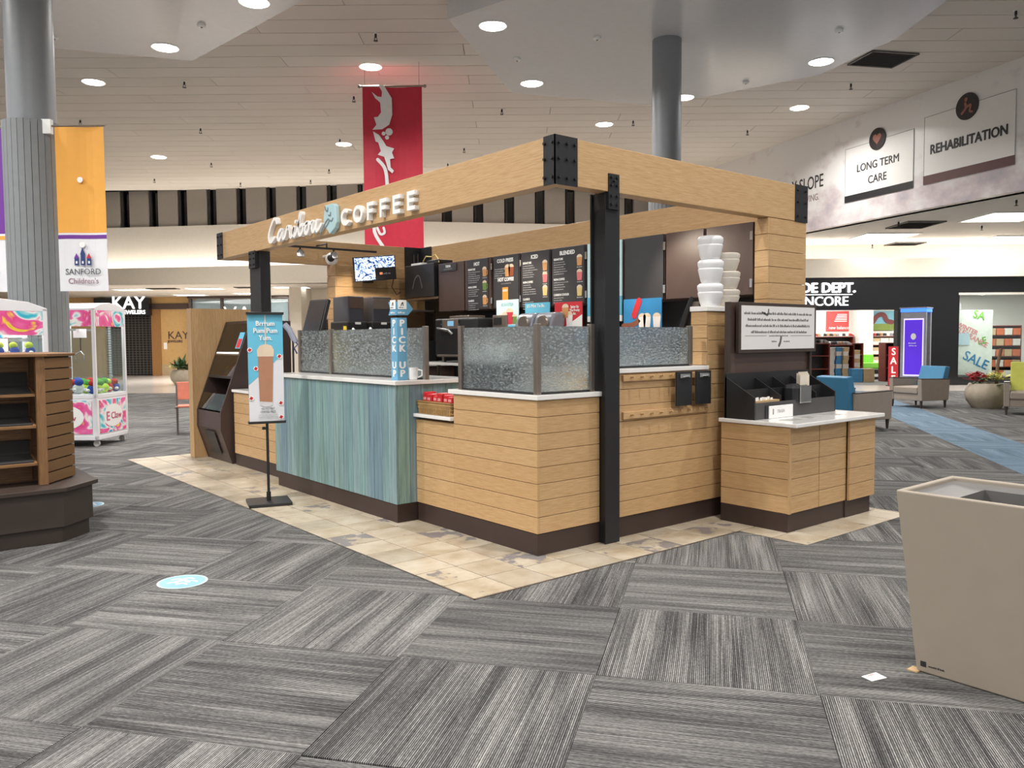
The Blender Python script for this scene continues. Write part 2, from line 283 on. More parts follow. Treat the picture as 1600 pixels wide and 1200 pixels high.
def text(name, body, o, r, u, size, mat, parent=None, ext=.001, off=0, align='LEFT', sx=1.0):
    cu = bpy.data.curves.new(name, 'FONT'); cu.body = body; cu.size = size; cu.extrude = ext; cu.offset = 0; cu.align_x = align; cu.resolution_u = 3
    ob = bpy.data.objects.new(name, cu); COL.objects.link(ob); bpy.context.view_layer.update()
    me = bpy.data.meshes.new_from_object(ob.evaluated_get(bpy.context.evaluated_depsgraph_get())); bpy.data.objects.remove(ob)
    if off > 0:                                            # heavier strokes: the outline repeated a little to each side
        vs = [v.co.copy() for v in me.vertices]; fs = [tuple(p.vertices) for p in me.polygons]; V = []; F = []
        for dx, dy in ((-1, 0), (1, 0), (0, -.7), (0, .7)):
            b0_ = len(V); V += [(v.x+dx*off, v.y+dy*off, v.z+max(.0004, off*.05)*(b0_//max(1, len(vs)))) for v in vs]; F += [tuple(i+b0_ for i in f) for f in fs]
        me = bpy.data.meshes.new(name); me.from_pydata(V, [], F); me.update()
    r = Vector(r).normalized(); u = Vector(u).normalized(); n = r.cross(u); o = Vector(o)
    me.transform(Matrix(((r.x*sx, u.x, n.x, o.x), (r.y*sx, u.y, n.y, o.y), (r.z*sx, u.z, n.z, o.z), (0, 0, 0, 1))))
    M = XF.get(parent.name) if parent else None
    if M is not None: me.transform(M.inverted())
    me.materials.clear(); me.materials.append(MATS[mat] if isinstance(mat, str) else mat)
    for p in me.polygons: p.material_index = 0
    q = bpy.data.objects.new(name, me); COL.objects.link(q)
    if parent: q.parent = parent; XF[q.name] = M
    return q
def spline(pts, n=6):
    P = [pts[0]]+list(pts)+[pts[-1]]; out = []
    for i in range(1, len(P)-2):
        for k in range(n):
            t = k/n; out.append(tuple(.5*((2*P[i][j])+(-P[i-1][j]+P[i+1][j])*t+(2*P[i-1][j]-5*P[i][j]+4*P[i+1][j]-P[i+2][j])*t*t+(-P[i-1][j]+3*P[i][j]-3*P[i+1][j]+P[i+2][j])*t**3) for j in range(2)))
    return out+[tuple(pts[-1])]
def stroke(mb, pts, wd, o, r, u, d0, d1, sm=True, taper=None):     # flat ribbon letter stroke with thickness
    q = spline(pts) if sm and len(pts) > 2 else pts; o = Vector(o); r = Vector(r); u = Vector(u); n = r.cross(u); L = []; Rr = []
    for i, p in enumerate(q):
        a = q[max(i-1, 0)]; b = q[min(i+1, len(q)-1)]; dx, dy = b[0]-a[0], b[1]-a[1]; l = math.hypot(dx, dy) or 1
        h = wd/2*(taper(i/(len(q)-1)) if taper else 1); L.append((p[0]-dy/l*h, p[1]+dx/l*h)); Rr.append((p[0]+dy/l*h, p[1]-dx/l*h))
    N = len(q); vs = []
    for d in (d0, d1):
        for a in L+Rr: vs.append(o+r*a[0]+u*a[1]+n*d)
    fs = []
    for i in range(N-1): fs += [(i, i+1, N+i+1, N+i), (2*N+i, 3*N+i, 3*N+i+1, 2*N+i+1), (i, 2*N+i, 2*N+i+1, i+1), (N+i, N+i+1, 3*N+i+1, 3*N+i)]
    fs += [(0, N, 3*N, 2*N), (N-1, 3*N-1, 4*N-1, 2*N-1)]
    mb.add(vs, fs)
    for e in (q[0], q[-1]):
        if not taper:
            ring = [o+r*(e[0]+wd/2*math.cos(2*math.pi*k/12))+u*(e[1]+wd/2*math.sin(2*math.pi*k/12))+n*d0 for k in range(12)]; mb.prism(ring, n*(d1-d0)*(.985 if e == q[0] else .975))
    return mb
def scribble(mb, o, r, u, width, h, d=.001, seed=0, density=.8):   # a line of small print
    rnd = random.Random(seed); x = 0
    while x < width:
        wl = rnd.uniform(.6, 2.6)*h
        if x+wl > width: break
        k = x
        while k < x+wl: 
            hh = h*rnd.choice((.65, .65, 1)); mb.frame(o, r, u, k, k+h*.34, 0, hh, 0, d); k += h*.5
        x += wl+h*.5
    return mb
def planks(parent, o, r, u, length, z0, z1, n, mat, depth=.02, gap=.004, name='plank', vertical=False):
    for i in range(n):
        if vertical:
            a = length*i/n; MB().frame(o, r, u, a+gap/2, length*(i+1)/n-gap/2, z0, z1, -depth, 0).build(name, mat, parent, bevel=.0015, seg=1)
        else:
            h = (z1-z0)/n; MB().frame(o, r, u, 0, length, z0+i*h+gap/2, z0+(i+1)*h-gap/2, -depth, 0).build(name, mat, parent, bevel=.0015, seg=1)
X = Vector((1, 0, 0)); Y = Vector((0, 1, 0)); Z = Vector((0, 0, 1)); NX = -X; NY = -Y
# ------------------------------------------------------------------ the hall: floor
fl = MB().add([bg(-34, -9, -.006), bg(34, -9, -.006), bg(34, 46, -.006), bg(-34, 46, -.006)], [(0, 1, 2, 3)]).build('floor', CARPET)
struct(fl, 'carpet of grey striped squares laid in alternating directions')
cu, sv = Vector((math.cos(CA), math.sin(CA), 0)), Vector((-math.sin(CA), math.cos(CA), 0)); cells = []
for i in range(-12, 40):
    for j in range(-30, 40):
        p = Vector((CO[0], CO[1], 0)) + cu*(i+.5)*CS + sv*(j+.5)*CS; d = p-CAMP; dep = d.dot(FW); h = Vector((d.x, d.y, 0)); dz = h.dot(HF)
        if dz < .9 or abs(h.dot(RT)) > dz*.64+1.0: continue
        if -.3 < p.x < 3.0 and .3 < p.y < 6.4: continue
        if d.dot(u2)/max(dep, .1) < -.56: continue
        cells.append((h.length, p))
cells.sort(key=lambda q: q[0])
tm = MB().box(-CS/2+.0012, CS/2-.0012, -CS/2+.0012, CS/2-.0012, -.006, 0).build('carpet_tile', CARPET, fl)
for k, (d, p) in enumerate(cells[:300]):
    o = tm if k == 0 else clone(tm, fl); o.location = p; o.rotation_euler = (0, 0, CA)
tf = MB().add([bg(-34, 25.6, .002), bg(34, 21.3, .002), bg(34, 46, .002), bg(-34, 46, .002)], [(0, 1, 2, 3)]).build('floor', TILEW)
struct(tf, 'pale polished tile walkway along the storefronts')
# stone tiled plinth the kiosk stands on
sb = MB().box(-.875, 3.30, -.444, 6.98, -.006, .0025).box(1.695, 3.30, -1.02, -.444, -.006, .0025).build('floor', plain('grout', (112, 98, 82), .8)); struct(sb, 'beige stone tiled floor area under the coffee kiosk')
tl = MB().box(-.155, .155, -.155, .155, 0, .0055).build('stone_tile', STONE, sb, local=True, bevel=.002, seg=1); first = True
def stile(x0, x1, y0, y1):
    global first
    o = tl if first else clone(tl, sb); first = False; o.location = ((x0+x1)/2, (y0+y1)/2, .001); o.scale = ((x1-x0-.009)/.31, (y1-y0-.009)/.31, 1)
TS = .3155
for i in range(14):
    for j in range(24):
        x0, y0 = -.879+i*TS, -.448+j*TS; x1, y1 = min(x0+TS, 3.30), min(y0+TS, 6.985)
        if x1-x0 < .03 or y1-y0 < .03 or (x0 > .02 and y0 > .02): continue
        stile(x0, x1, y0, y1)
for i in range(6):
    for j in range(2):
        x0 = 1.69+i*TS; stile(x0, min(x0+TS, 3.30), -1.03+j*.29, -1.03+(j+1)*.29) if x0 < 3.27 else None
tr = MB().box(-.885, -.877, -.456, 6.99, -.002, .005).box(-.885, 1.69, -.456, -.448, -.002, .005).build('trim_1', STEEL); struct(tr, 'thin metal edge strip around the stone tiles')
# ------------------------------------------------------------------ ceilings
ce = MB().add([bg(-34, -9, 7.26), bg(34, -9, 7.26), bg(34, 33, 7.26), bg(-34, 33, 7.26)], [(0, 3, 2, 1)]).build('ceiling', plain('ceiling_void', (84, 80, 76), .8)); struct(ce, 'high beige plank ceiling of the mall court')
PW, PL = .62, 5.6; pm = MB().box(-PL/2+.006, PL/2-.006, -PW/2+.010, PW/2-.010, 0, .04).build('ceiling_plank', CEIL, ce, local=True); first = True; ang = math.atan2(RT.y, RT.x)
cnt = 0
for row in range(52):
    for c in range(-5, 6):
        dep = -1+row*PW; lat = c*PL+(row % 3)*1.9
        if abs(lat)-PL/2 > max(dep, 4)*.68+3 and cnt: continue
        o = pm if cnt == 0 else clone(pm, ce); o.location = bg(lat, dep, 7.2); o.rotation_euler = (0, 0, ang); cnt += 1
def panel(pts, label):
    m = MB().prism([(x, y, ZP) for x, y in pts], (0, 0, .36)).build('ceiling', GREYP); return struct(m, label)
panel([(4.39, 7.244), (7.81, 9.73), (11.10, 8.40), (11.985, 4.93), (11.2, 2.99), (10.18, 1.68), (7.5, -.2), (4.9, 5.0)], 'smooth grey dropped ceiling panel around the right column')
panel([(-.5, 12.8), (1.72, 11.93), (2.18, 8.01), (1.2, 5.5), (-3.4, 8.0), (-3.0, 12.9)], 'smooth grey dropped ceiling panel beside the left column')
# downlights
for i, (x, y, z, s) in enumerate(DOWN):
    t = thing('downlight', 'round recessed ceiling downlight, ' + s, 'light', (x, y, z), 0, 'ceiling downlights')
    MB().lathe([(.21, 0), (.24, -.012), (.24, 0), (.21, .012)], (x, y, z), 24).build('trim_ring', SIGNW, t); MB().cyl((x, y, z-.02), .2, .014, 24).build('lens', GLOW, t)
SPR = [(2.36, 14.38), (1.28, 19.16), (3.96, 18.12), (5.65, 22.17), (4.98, 25.9), (4.23, 9.35), (5.79, 13.07), (9.17, 11.78), (10.84, 15.66), (11.66, 17.68), (9.05, 20.8), (7.6, 24.8), (9.37, 22.85), (7.43, 16.92), (12.53, 10.5), (15.75, 9.24), (14.08, 5.38), (12.46, 1.49)]
def sprinkler(p, z, lab, grp):
    t = thing('sprinkler_head', lab, 'sprinkler', (p[0], p[1], z), 0, grp); x, y = p[0], p[1]
    MB().cyl((x, y, z-.012), .05, .012, 12).build('escutcheon', SIGNW, t); MB().cyl((x, y, z-.08), .022, .07, 10).box(x-.03, x-.022, y-.006, y+.006, z-.13, z-.08).box(x+.022, x+.03, y-.006, y+.006, z-.13, z-.08).build('frame', BLK2, t); MB().cyl((x, y, z-.14), .042, .008, 12).build('deflector', BLK2, t)
for p in SPR: sprinkler(p, 7.2, 'small dark fire sprinkler head under the high plank ceiling', 'ceiling sprinklers')
for i, (x, y) in enumerate([(1.255, 10.0), (-.567, 12.14), (6.507, 7.986), (6.93, 6.27), (9.99, 3.4), (11.15, 6.11)]):
    t = thing('smoke_detector', 'small flat disc detector on a smooth grey ceiling panel', 'detector', (x, y, ZP), 0, 'ceiling detectors'); MB().lathe([(.07, 0), (.07, -.03), (.05, -.05)], (x, y, ZP), 16).build('cover', SIGNW, t); MB().cyl((x, y, ZP-.06), .02, .012, 10).build('sensor', TXTG, t)
def vent(c, rz, sx, sy, lab, grp=None):
    t = thing('air_vent', lab, 'vent', c, rz, grp); b = MB().box(-sx/2, sx/2, -sy/2, sy/2, -.01, .0).build('backing', plain('vent_dark', (60, 58, 56), .6), t, local=True)
    n = 9
    for k in range(n): y = -sy/2+(k+.5)*sy/n; MB().add([(-sx/2+.03, y-.03, -.03), (sx/2-.03, y-.03, -.03), (sx/2-.03, y+.025, -.012), (-sx/2+.03, y+.025, -.012)], [(0, 1, 2, 3)]).prism([(-sx/2+.03, y-.03, -.03), (sx/2-.03, y-.03, -.03), (sx/2-.03, y-.026, -.03), (-sx/2+.03, y-.026, -.03)], (0, .05, .018)).build('louvre', plain('vent_grey', (112, 108, 104), .5), t, local=True)
    MB().box(-sx/2, sx/2, -sy/2, -sy/2+.03, -.035, 0).box(-sx/2, sx/2, sy/2-.03, sy/2, -.035, 0).box(-sx/2, -sx/2+.03, -sy/2, sy/2, -.035, 0).box(sx/2-.03, sx/2, -sy/2, sy/2, -.035, 0).build('frame', plain('vent_grey', (112, 108, 104)), t, local=True)
vent((13.05, 4.15, 7.2), R(-28), 1.05, .85, 'dark square air vent in the high ceiling above the wall advert')
# ------------------------------------------------------------------ far clerestory wall, cove and storefront ceiling
CW = [(-24, 32.2), (-5, 29.5), (9.5, 32.2)]
def wseg(a, b, z0, z1, th, back=0, name='wall_back', mat=PAINTW, parent=None):
    p, q = bg(*a), bg(*b); d = (q-p).normalized(); n = Vector((-d.y, d.x, 0)) 
    if n.dot(HF) < 0: n = -n
    return MB().prism([p+n*back+Z*z0, q+n*back+Z*z0, q+n*(back+th)+Z*z0, p+n*(back+th)+Z*z0], (0, 0, z1-z0)).build(name, mat, parent)
for k in range(2):
    a, b = CW[k], CW[k+1]
    wl = struct(wseg(a, b, 3.56, 5.86, .3, .35, 'wall_back'), 'far white wall above the storefronts, lit by a light cove'); wu = struct(wseg(a, b, 5.86, 7.26, .2, .55, 'wall_clerestory', DARKG), 'dark clerestory strip under the ceiling')
    fa = struct(wseg(a, b, 3.56, 4.26, .12, -.35, 'trim_2', BEIGE), 'plain beige fascia band above the storefront walkway'); struct(wseg(a, b, 3.56, 3.6, .7, -.35, 'trim_3', BEIGE))
    p, q = bg(*a), bg(*b); d = (q-p).normalized(); n = Vector((-d.y, d.x, 0)); n = n if n.dot(HF) > 0 else -n; L = (q-p).length; u = Z; rr = d
    pitch = 1.17; off = .24 if k == 0 else .62; kk = 0
    while off+kk*pitch < L-.3:
        a0 = off+kk*pitch; MB().prism([p+d*a0+n*.38+Z*5.86, p+d*(a0+.78)+n*.38+Z*5.86, p+d*(a0+.78)+n*.6+Z*5.86, p+d*a0+n*.6+Z*5.86], (0, 0, 1.36)).build('clerestory_panel', GREYW, wu); 
        MB().prism([p+d*(a0+.83)+n*.42+Z*5.86, p+d*(a0+.90)+n*.42+Z*5.86, p+d*(a0+.90)+n*.5+Z*5.86, p+d*(a0+.83)+n*.5+Z*5.86], (0, 0, 1.36)).build('mullion', BLK2, wu); kk += 1
    cl = wseg(a, b, 4.02, 4.06, .3, -.2, 'trim_4', COVE); struct(cl, 'hidden light strip in the cove above the beige fascia')
jp = bg(*CW[1]); struct(MB().prism([jp+RT*-.35+HF*.34+Z*5.86, jp+RT*.3+HF*.34+Z*5.86, jp+RT*.3+HF*.7+Z*5.86, jp+RT*-.35+HF*.7+Z*5.86], (0, 0, 1.38)).build('wall_pier', GREYW), 'grey pier where the clerestory strip bends')
lc = MB().add([bg(-34, 29.2, 3.552), bg(9, 29.2, 3.552), bg(9, 40, 3.552), bg(-34, 40, 3.552)], [(0, 3, 2, 1)]).build('ceiling', CEIL); struct(lc, 'low ceiling over the far walkway before the jewellery store')
def troffer(lat, dep, z, sx, sy, lab, grp, rz=0):
    c = bg(lat, dep, z); t = thing('ceiling_light_panel', lab, 'light', c, ang+rz, grp)
    MB().box(-sx/2, sx/2, -sy/2, sy/2, -.02, -.005).build('diffuser', TROFF, t, local=True); MB().box(-sx/2-.05, sx/2+.05, -sy/2-.05, -sy/2, -.03, 0).box(-sx/2-.05, sx/2+.05, sy/2, sy/2+.05, -.03, 0).box(-sx/2-.05, -sx/2, -sy/2, sy/2, -.03, 0).box(sx/2, sx/2+.05, -sy/2, sy/2, -.03, 0).build('frame', SIGNW, t, local=True)
for lat, dep, s in [(-14.6, 31.6, 'left of the others over the claw machine'), (-11.7, 31.3, 'right of the first, in the near row'), (-13.9, 35.5, 'in the far row before the dark band'), (-8.3, 31.0, 'just right of the black kiosk post'), (-11.0, 34.6, 'in the far row, behind the black kiosk post')]:
    troffer(lat, dep, 3.56, 1.25, .7, 'bright ceiling light panel over the far walkway, ' + s, 'light panels over the far walkway')
vent(bg(-13.2, 31.1, 3.56), ang, 1.1, .5, 'small vent between light panels of the far low ceiling, leftmost'); vent(bg(-9.8, 30.8, 3.56), ang, 1.1, .5, 'small vent between light panels of the far low ceiling, left of the post')
# ------------------------------------------------------------------ advert wall on the right and low ceiling behind it
A0, AD = Vector((17.604, 8.879, 0)), Vector((-.342, -.940, 0)).normalized(); AN = AD.cross(Z); AN = AN if AN.dot(CAMP-A0) > 0 else -AN
aw = MB().prism([A0+AD*-8+Z*4.5, A0+AD*14+Z*4.5, A0+AD*14-AN*.4+Z*4.5, A0+AD*-8-AN*.4+Z*4.5], (0, 0, 2.76)).build('wall_right', ADVERT); struct(aw, 'white advert wall with faint photo print, high on the right')
def adv(name, lab, s0, s1, z0, z1, bar, barh=.17):
    t = thing(name, lab, 'sign', A0+AD*s0+Z*z0); o = A0+AN*.0; MB().frame(o, AD, Z, s0, s1, z0, z1, .001, .012).build('panel', plain('advert_panel', (228, 226, 223), .3, var=.01), t)
    m = MB()
    for f in ((s0, s0+.012, z0, z1), (s1-.012, s1, z0, z1), (s0, s1, z1-.012, z1)): m.frame(o, AD, Z, *f, .012, .016)
    m.build('outline', TXTG, t); MB().frame(o, AD, Z, s0, s1, z0, z0+barh, .012, .02).build('bar', bar, t); return t
if AD.cross(Z).dot(AN) < 0: AD, A0 = AD, A0
t1 = adv('wall_sign', 'framed panel reading LONG TERM CARE under a heart badge', 1.96, 4.23, 5.04, 6.43, plain('advert_black', (34, 32, 36), .5))
t2 = adv('wall_sign', 'framed panel reading REHABILITATION under a round badge', 4.53, 6.88, 5.05, 6.6, plain('advert_maroon', (86, 52, 50), .5), .2)
def atx(body, s, z, size, t, mat=TXTD, off=.004, sx=1.0): text('lettering', body, A0+AD*s+Z*z+AN*.016, AD, Z, size, mat, t, .002, off, 'CENTER', sx)
atx('LONG TERM', 3.09, 5.76, .275, t1, sx=.92); atx('CARE', 3.09, 5.40, .275, t1, sx=.92); atx('REHABILITATION', 5.71, 5.72, .30, t2, off=.012, sx=.86)
def disc(t, s, z, r, name='badge'):
    ring = [A0+AD*(s+r*math.cos(a*math.pi/16))+Z*(z+r*math.sin(a*math.pi/16))+AN*.014 for a in range(32)]; MB().prism(ring, AN*.02).build(name, plain('badge_black', (38, 32, 32), .4), t)
disc(t1, 3.09, 6.45, .27); disc(t2, 5.70, 6.55, .29); HM = plain('heart_brown', (150, 96, 84), .5)
hp = [(16*math.sin(a)**3/17, (13*math.cos(a)-5*math.cos(2*a)-2*math.cos(3*a)-math.cos(4*a))/17) for a in [2*math.pi*i/28 for i in range(28)]]
MB().prism([A0+AD*(3.09+.15*a)+Z*(6.46+.16*b)+AN*.035 for a, b in hp], AN*.006).build('heart', HM, t1)
m = MB(); f = A0+AN*.0
stroke(m, [(5.58, 6.42), (5.68, 6.52), (5.66, 6.62)], .06, f, AD, Z, .035, .042); stroke(m, [(5.68, 6.52), (5.80, 6.56), (5.78, 6.43), (5.84, 6.40)], .05, f, AD, Z, .035, .042); m.prism([f+AD*(5.68+.045*math.cos(a*.5))+Z*(6.70+.045*math.sin(a*.5))+AN*.035 for a in range(12)], AN*.006); m.build('figure', HM, t2)
t3 = thing('wall_lettering', 'black serif letters on the advert wall, half hidden by the kiosk beam', 'sign', A0+AD*.4+Z*5.6)
text('lettering', 'Y SLOPE', A0+AD*1.13+Z*5.64+AN*.004, AD, Z, .50, TXTD, t3, .002, .004, 'RIGHT', .72); text('tagline', 'VING.', A0+AD*.97+Z*5.30+AN*.004, AD, Z, .26, plain('mauve_ink', (130, 108, 112), .5), t3, .002, 0, 'RIGHT', .8)
rc = MB().add([A0+AD*-8-AN*.2+Z*4.5, A0+AD*14-AN*.2+Z*4.5, bg(34, 8, 4.5), bg(34, 40, 4.5), bg(6, 40, 4.5)], [(0, 1, 2, 3, 4)]).build('ceiling', CEIL); struct(rc, 'low ceiling with light panels in front of the shoe store')
for lat, dep, s in [(12.4, 20.6, 'nearest, at the right edge'), (11.0, 24.4, 'left of the other far one'), (15.2, 25.2, 'far one at the right edge')]: troffer(lat, dep, 4.5, 1.5, 1.5, 'bright square light panel in the low ceiling before the shoe store, ' + s, 'light panels before the shoe store')
vent(bg(10.75, 21.9, 4.5), ang, 1.0, 1.3, 'dark vent in the low ceiling before the shoe store, nearer one'); vent(bg(12.6, 26.3, 4.5), ang, 1.0, .8, 'dark vent in the low ceiling before the shoe store, farther one')
for a, d in [(11.08, 18.07), (12.68, 22.17), (10.04, 21.33), (11.59, 26.38)]: sprinkler(bg(a, d), 4.5, 'small dark sprinkler head under the low ceiling before the shoe store', 'low ceiling sprinklers')
# columns
def column(x, y, r, lab, ztop):
    t = thing('column', lab, 'column', (x, y, 0)); MB().cyl((x, y, 4.1), r, ztop-4.1, 40).build('shaft', COLM, t, smooth=True)
    MB().cyl((x, y, 0), r*1.16, 4.14, 40).build('core', plain('cladding_gap', (70, 72, 74), .7), t, smooth=True); n = 28
    for k in range(n):
        a0, a1 = 2*math.pi*(k+.04)/n, 2*math.pi*(k+.96)/n; r0, r1 = r*1.15, r*1.24
        MB().prism([(x+r0*math.cos(a0), y+r0*math.sin(a0), 0), (x+r1*math.cos(a0), y+r1*math.sin(a0), 0), (x+r1*math.cos(a1), y+r1*math.sin(a1), 0), (x+r0*math.cos(a1), y+r0*math.sin(a1), 0)], (0, 0, 4.17)).build('slat', CLAD, t)
    return t
column(-1.75, 7.35, .265, 'tall round grey column with slatted lower cladding at the left, carrying the banners', ZP if False else 7.2)
column(8.027, 5.603, .262, 'tall round grey column rising behind the coffee kiosk', ZP)
# ------------------------------------------------------------------ kiosk: canopy frame
BX0, BY0, BX1, BY1, ZB0, ZB1, BT = .095, -.087, 3.195, 6.275, 2.552, 2.872, .12
cf = thing('canopy_frame', 'oak beam canopy frame of the coffee kiosk with black corner brackets and posts', 'canopy', (BX0, BY0, 0))
MB().box(BX0, BX0+BT, BY0, BY1, ZB0, ZB1).build('beam', 'oak_y', cf, bevel=.004); MB().box(BX0+BT, BX1, BY0, BY0+BT, ZB0, ZB1).build('beam', 'oak_x', cf, bevel=.004)
MB().box(BX1-BT, BX1, BY0+BT, BY1, ZB0, ZB1).build('beam', 'oak_y', cf, bevel=.004); MB().box(BX0+BT, BX1-BT, BY1-BT, BY1, ZB0, ZB1).build('beam', 'oak_x', cf, bevel=.004)
def plate(mb, o, r, a0, a1, z0, z1, th=.008): mb.frame(o, r, Z, a0, a1, z0, z1, 0, th)
def bolts(br, o, r, aa, zz):
    n = Vector(r).cross(Z)
    for a in aa:
        for z in zz:
            c = Vector(o)+Vector(r)*a+Z*z+n*.008; q = [c+Vector(r)*.011*math.cos(k*math.pi/3)+Z*.011*math.sin(k*math.pi/3) for k in range(6)]; MB().prism(q, n*.014).build('bolt', BLK2, br)
oL = Vector((BX0, 0, 0)); oR = Vector((0, BY0, 0)); h0, h1 = ZB0-.005, ZB1+.005; zz3 = (ZB0+.045, (ZB0+ZB1)/2+.01, ZB1-.045)
# front corner: left leg on the sign face (right = -Y), right leg on the end face (right = +X)
m = MB(); plate(m, oL, NY, -(-.087)-.20 if False else -.02, .095, h0, h1); plate(m, oR, X, .087, .30, h0, h1); br = m.build('corner_bracket', BLACK, cf); bolts(br, oL, NY, (-.085+.08, .07), zz3); bolts(br, oR, X, (.125, .20, .272), zz3)
m = MB(); plate(m, oL, NY, -BY1-.008, -BY1+.18, h0, h1); m.box(BX0-.008, BX0+.2, BY1, BY1+.008, h0, h1); br = m.build('corner_bracket', BLACK, cf); bolts(br, oL, NY, (-BY1+.035, -BY1+.145), zz3)
m = MB(); plate(m, oR, X, BX1-.19, BX1+.008, h0, h1); m.box(BX1, BX1+.008, BY0, BY0+.2, h0, h1); br = m.build('corner_bracket', BLACK, cf); bolts(br, oR, X, (BX1-.155, BX1-.03), zz3)
m = MB(); m.frame((BX1-BT, 0, 0), NY, Z, -BY1+BT, -BY1+BT+.3, h0, h1, 0, .008).frame((0, BY1-BT, 0), X, Z, BX1-BT-.28, BX1-BT, h0, h1, 0, .008); br = m.build('corner_bracket', BLACK, cf); bolts(br, (0, BY1-BT, 0), X, (BX1-BT-.24, BX1-BT-.06), zz3)
# posts: wide-flange steel
def post(x0, x1, y0, y1, z1):
    t, q = .014, .012; MB().box(x0, x1, y0, y0+t, 0.004, z1).box(x0, x1, y1-t, y1, 0.004, z1).box(x0+.02, x0+.02+q, y0+t, y1-t, 0.004, z1).box(x1-.02-q, x1-.02, y0+t, y1-t, 0.004, z1).build('post', BLACK, cf, bevel=.002)
post(.5908, .7399, -.0745, .08, ZB0)
m = MB(); plate(m, oR+Vector((0, .0, 0)), X, .605, .715, 2.43, 2.68, .008); br = m.build('post_bracket', BLACK, cf); bolts(br, oR, X, (.632, .688), (2.465, 2.525, 2.60, 2.655)); bolts(br, oR, X, (.66,), (2.63,))
m = MB().box(.60, .72, BY0+.002, -.0745, 2.43, ZB0-.002).build('spacer', BLACK, cf)
post(BX0+.004, BX0+.124, 5.02, 5.36, ZB0) if False else MB().box(BX0+.03, BX0+.15, 5.0, 5.015, .004, ZB0).box(BX0+.03, BX0+.15, 5.30, 5.315, .004, ZB0).box(BX0+.03, BX0+.042, 5.015, 5.30, .004, ZB0).build('post', BLACK, cf)
m = MB(); plate(m, oL, NY, -5.25, -5.06, 2.36, 2.56, .008); m.box(BX0, BX0+.03, 5.05, 5.26, 2.36, ZB0-.002); br = m.build('post_bracket', BLACK, cf); bolts(br, oL, NY, (-5.21, -5.10), (2.40, 2.47, 2.53))
# kiosk sign: raised letters
SX = BX0-.001
sg = thing('shop_sign', 'raised white kiosk lettering with pale blue shield on the long oak beam', 'sign', (SX, 1.6, 2.59))
def sr(y): return Vector((SX, y, 0))
C0 = Vector((SX, 4.62, 2.60))
GL = {'C': [[(.255, .175), (.235, .215), (.185, .215), (.11, .15), (.055, .07), (.065, .012), (.12, .002), (.19, .035)]],
 'a': [[(.40, .09), (.345, .095), (.285, .05), (.28, .008), (.32, .0), (.37, .04), (.405, .09)], [(.405, .09), (.385, .03), (.40, .004), (.44, .02), (.475, .06)]],
 'r': [[(.475, .06), (.515, .112), (.528, .088), (.565, .086), (.56, .045), (.565, .006), (.60, .006), (.63, .03)]],
 'i': [[(.62, .02), (.665, .09), (.645, .03), (.66, .003), (.70, .02), (.74, .07)]], 'i_dot': [[(.685, .135), (.69, .14)]],
 'b': [[(.74, .07), (.80, .15), (.82, .195), (.80, .205), (.775, .15), (.755, .05), (.77, .005), (.81, .004), (.85, .04), (.855, .08), (.83, .095), (.80, .08)]],
 'o': [[(.855, .085), (.90, .09), (.955, .10), (.905, .05), (.905, .01), (.94, .0), (.985, .04), (.985, .085), (.955, .098)], [(.98, .085), (1.03, .085)]],
 'u': [[(1.03, .085), (1.06, .095), (1.045, .03), (1.06, .003), (1.10, .02), (1.15, .09)], [(1.155, .095), (1.135, .03), (1.15, .003), (1.19, .015), (1.24, .05)]]}
gi = 0
for g, st in GL.items():
    m = MB()
    for s in st: gi += 1; stroke(m, [(a*1.08, b*1.08) for a, b in s], .034, C0, NY, Z, .0, .045+.0022*(gi % 3))
    m.build('letter', SIGNW, sg)
def block(ch, y, w0):
    h = .158; t = .034; o = Vector((SX, y, 2.587)); m = MB()
    if ch == 'O' or ch == 'C':
        n = 28; a0, a1 = (0, 2*math.pi) if ch == 'O' else (R(42), R(318)); ro, ri = (.088, h/2), (.088-t, h/2-t)
        P = [(w0/2+ro[0]*math.cos(a0+(a1-a0)*k/n), h/2+ro[1]*math.sin(a0+(a1-a0)*k/n), w0/2+ri[0]*math.cos(a0+(a1-a0)*k/n), h/2+ri[1]*math.sin(a0+(a1-a0)*k/n)) for k in range(n+1)]
        for k in range(n):
            a, b = P[k], P[k+1]; m.prism([o+NY*a[0]+Z*a[1], o+NY*b[0]+Z*b[1], o+NY*b[2]+Z*b[3], o+NY*a[2]+Z*a[3]], NX*.045)
    else:
        m.frame(o, NY, Z, 0, t, 0, h, 0, .045)
        for z in ((h-t, h, 1), (h/2-t/2+(.004 if ch == 'E' else .0), h/2+t/2, .85 if ch == 'F' else .92)) + (((0, t, 1),) if ch == 'E' else ()): m.frame(o, NY, Z, t, w0*z[2], z[0], z[1], 0, .045)
    m.build('letter', SIGNW, sg)
for ch, y, w0 in [('C', 2.87, .17), ('O', 2.635, .18), ('F', 2.375, .12), ('F', 2.15, .12), ('E', 1.93, .12), ('E', 1.70, .12)]: block(ch, y, w0)
o = Vector((SX, 3.22, 2.54)); sh = [(.03, .285), (.20, .285), (.245, .26), (.262, .10), (.235, .05), (.125, 0), (.10, .02), (.015, .10), (.0, .16)]
shd = MB().prism([o+NY*a+Z*b for a, b in sh], NX*.05).build('shield', plain('shield_blue', (176, 208, 214), .4, var=.02), sg, bevel=.006)
m = MB()
for st in ([(.04, .27), (.06, .235), (.095, .225), (.10, .25)], [(.115, .18), (.15, .175), (.155, .20)], [(-.08, .0), (-.03, .06), (.05, .12), (.10, .145), (.12, .125), (.08, .09), (.03, .07)], [(.13, .13), (.17, .12), (.20, .14)]): stroke(m, st, .016, o, NY, Z, .05, .054)
m.build('antler_mark', plain('mark_grey', (120, 134, 138), .5), shd)
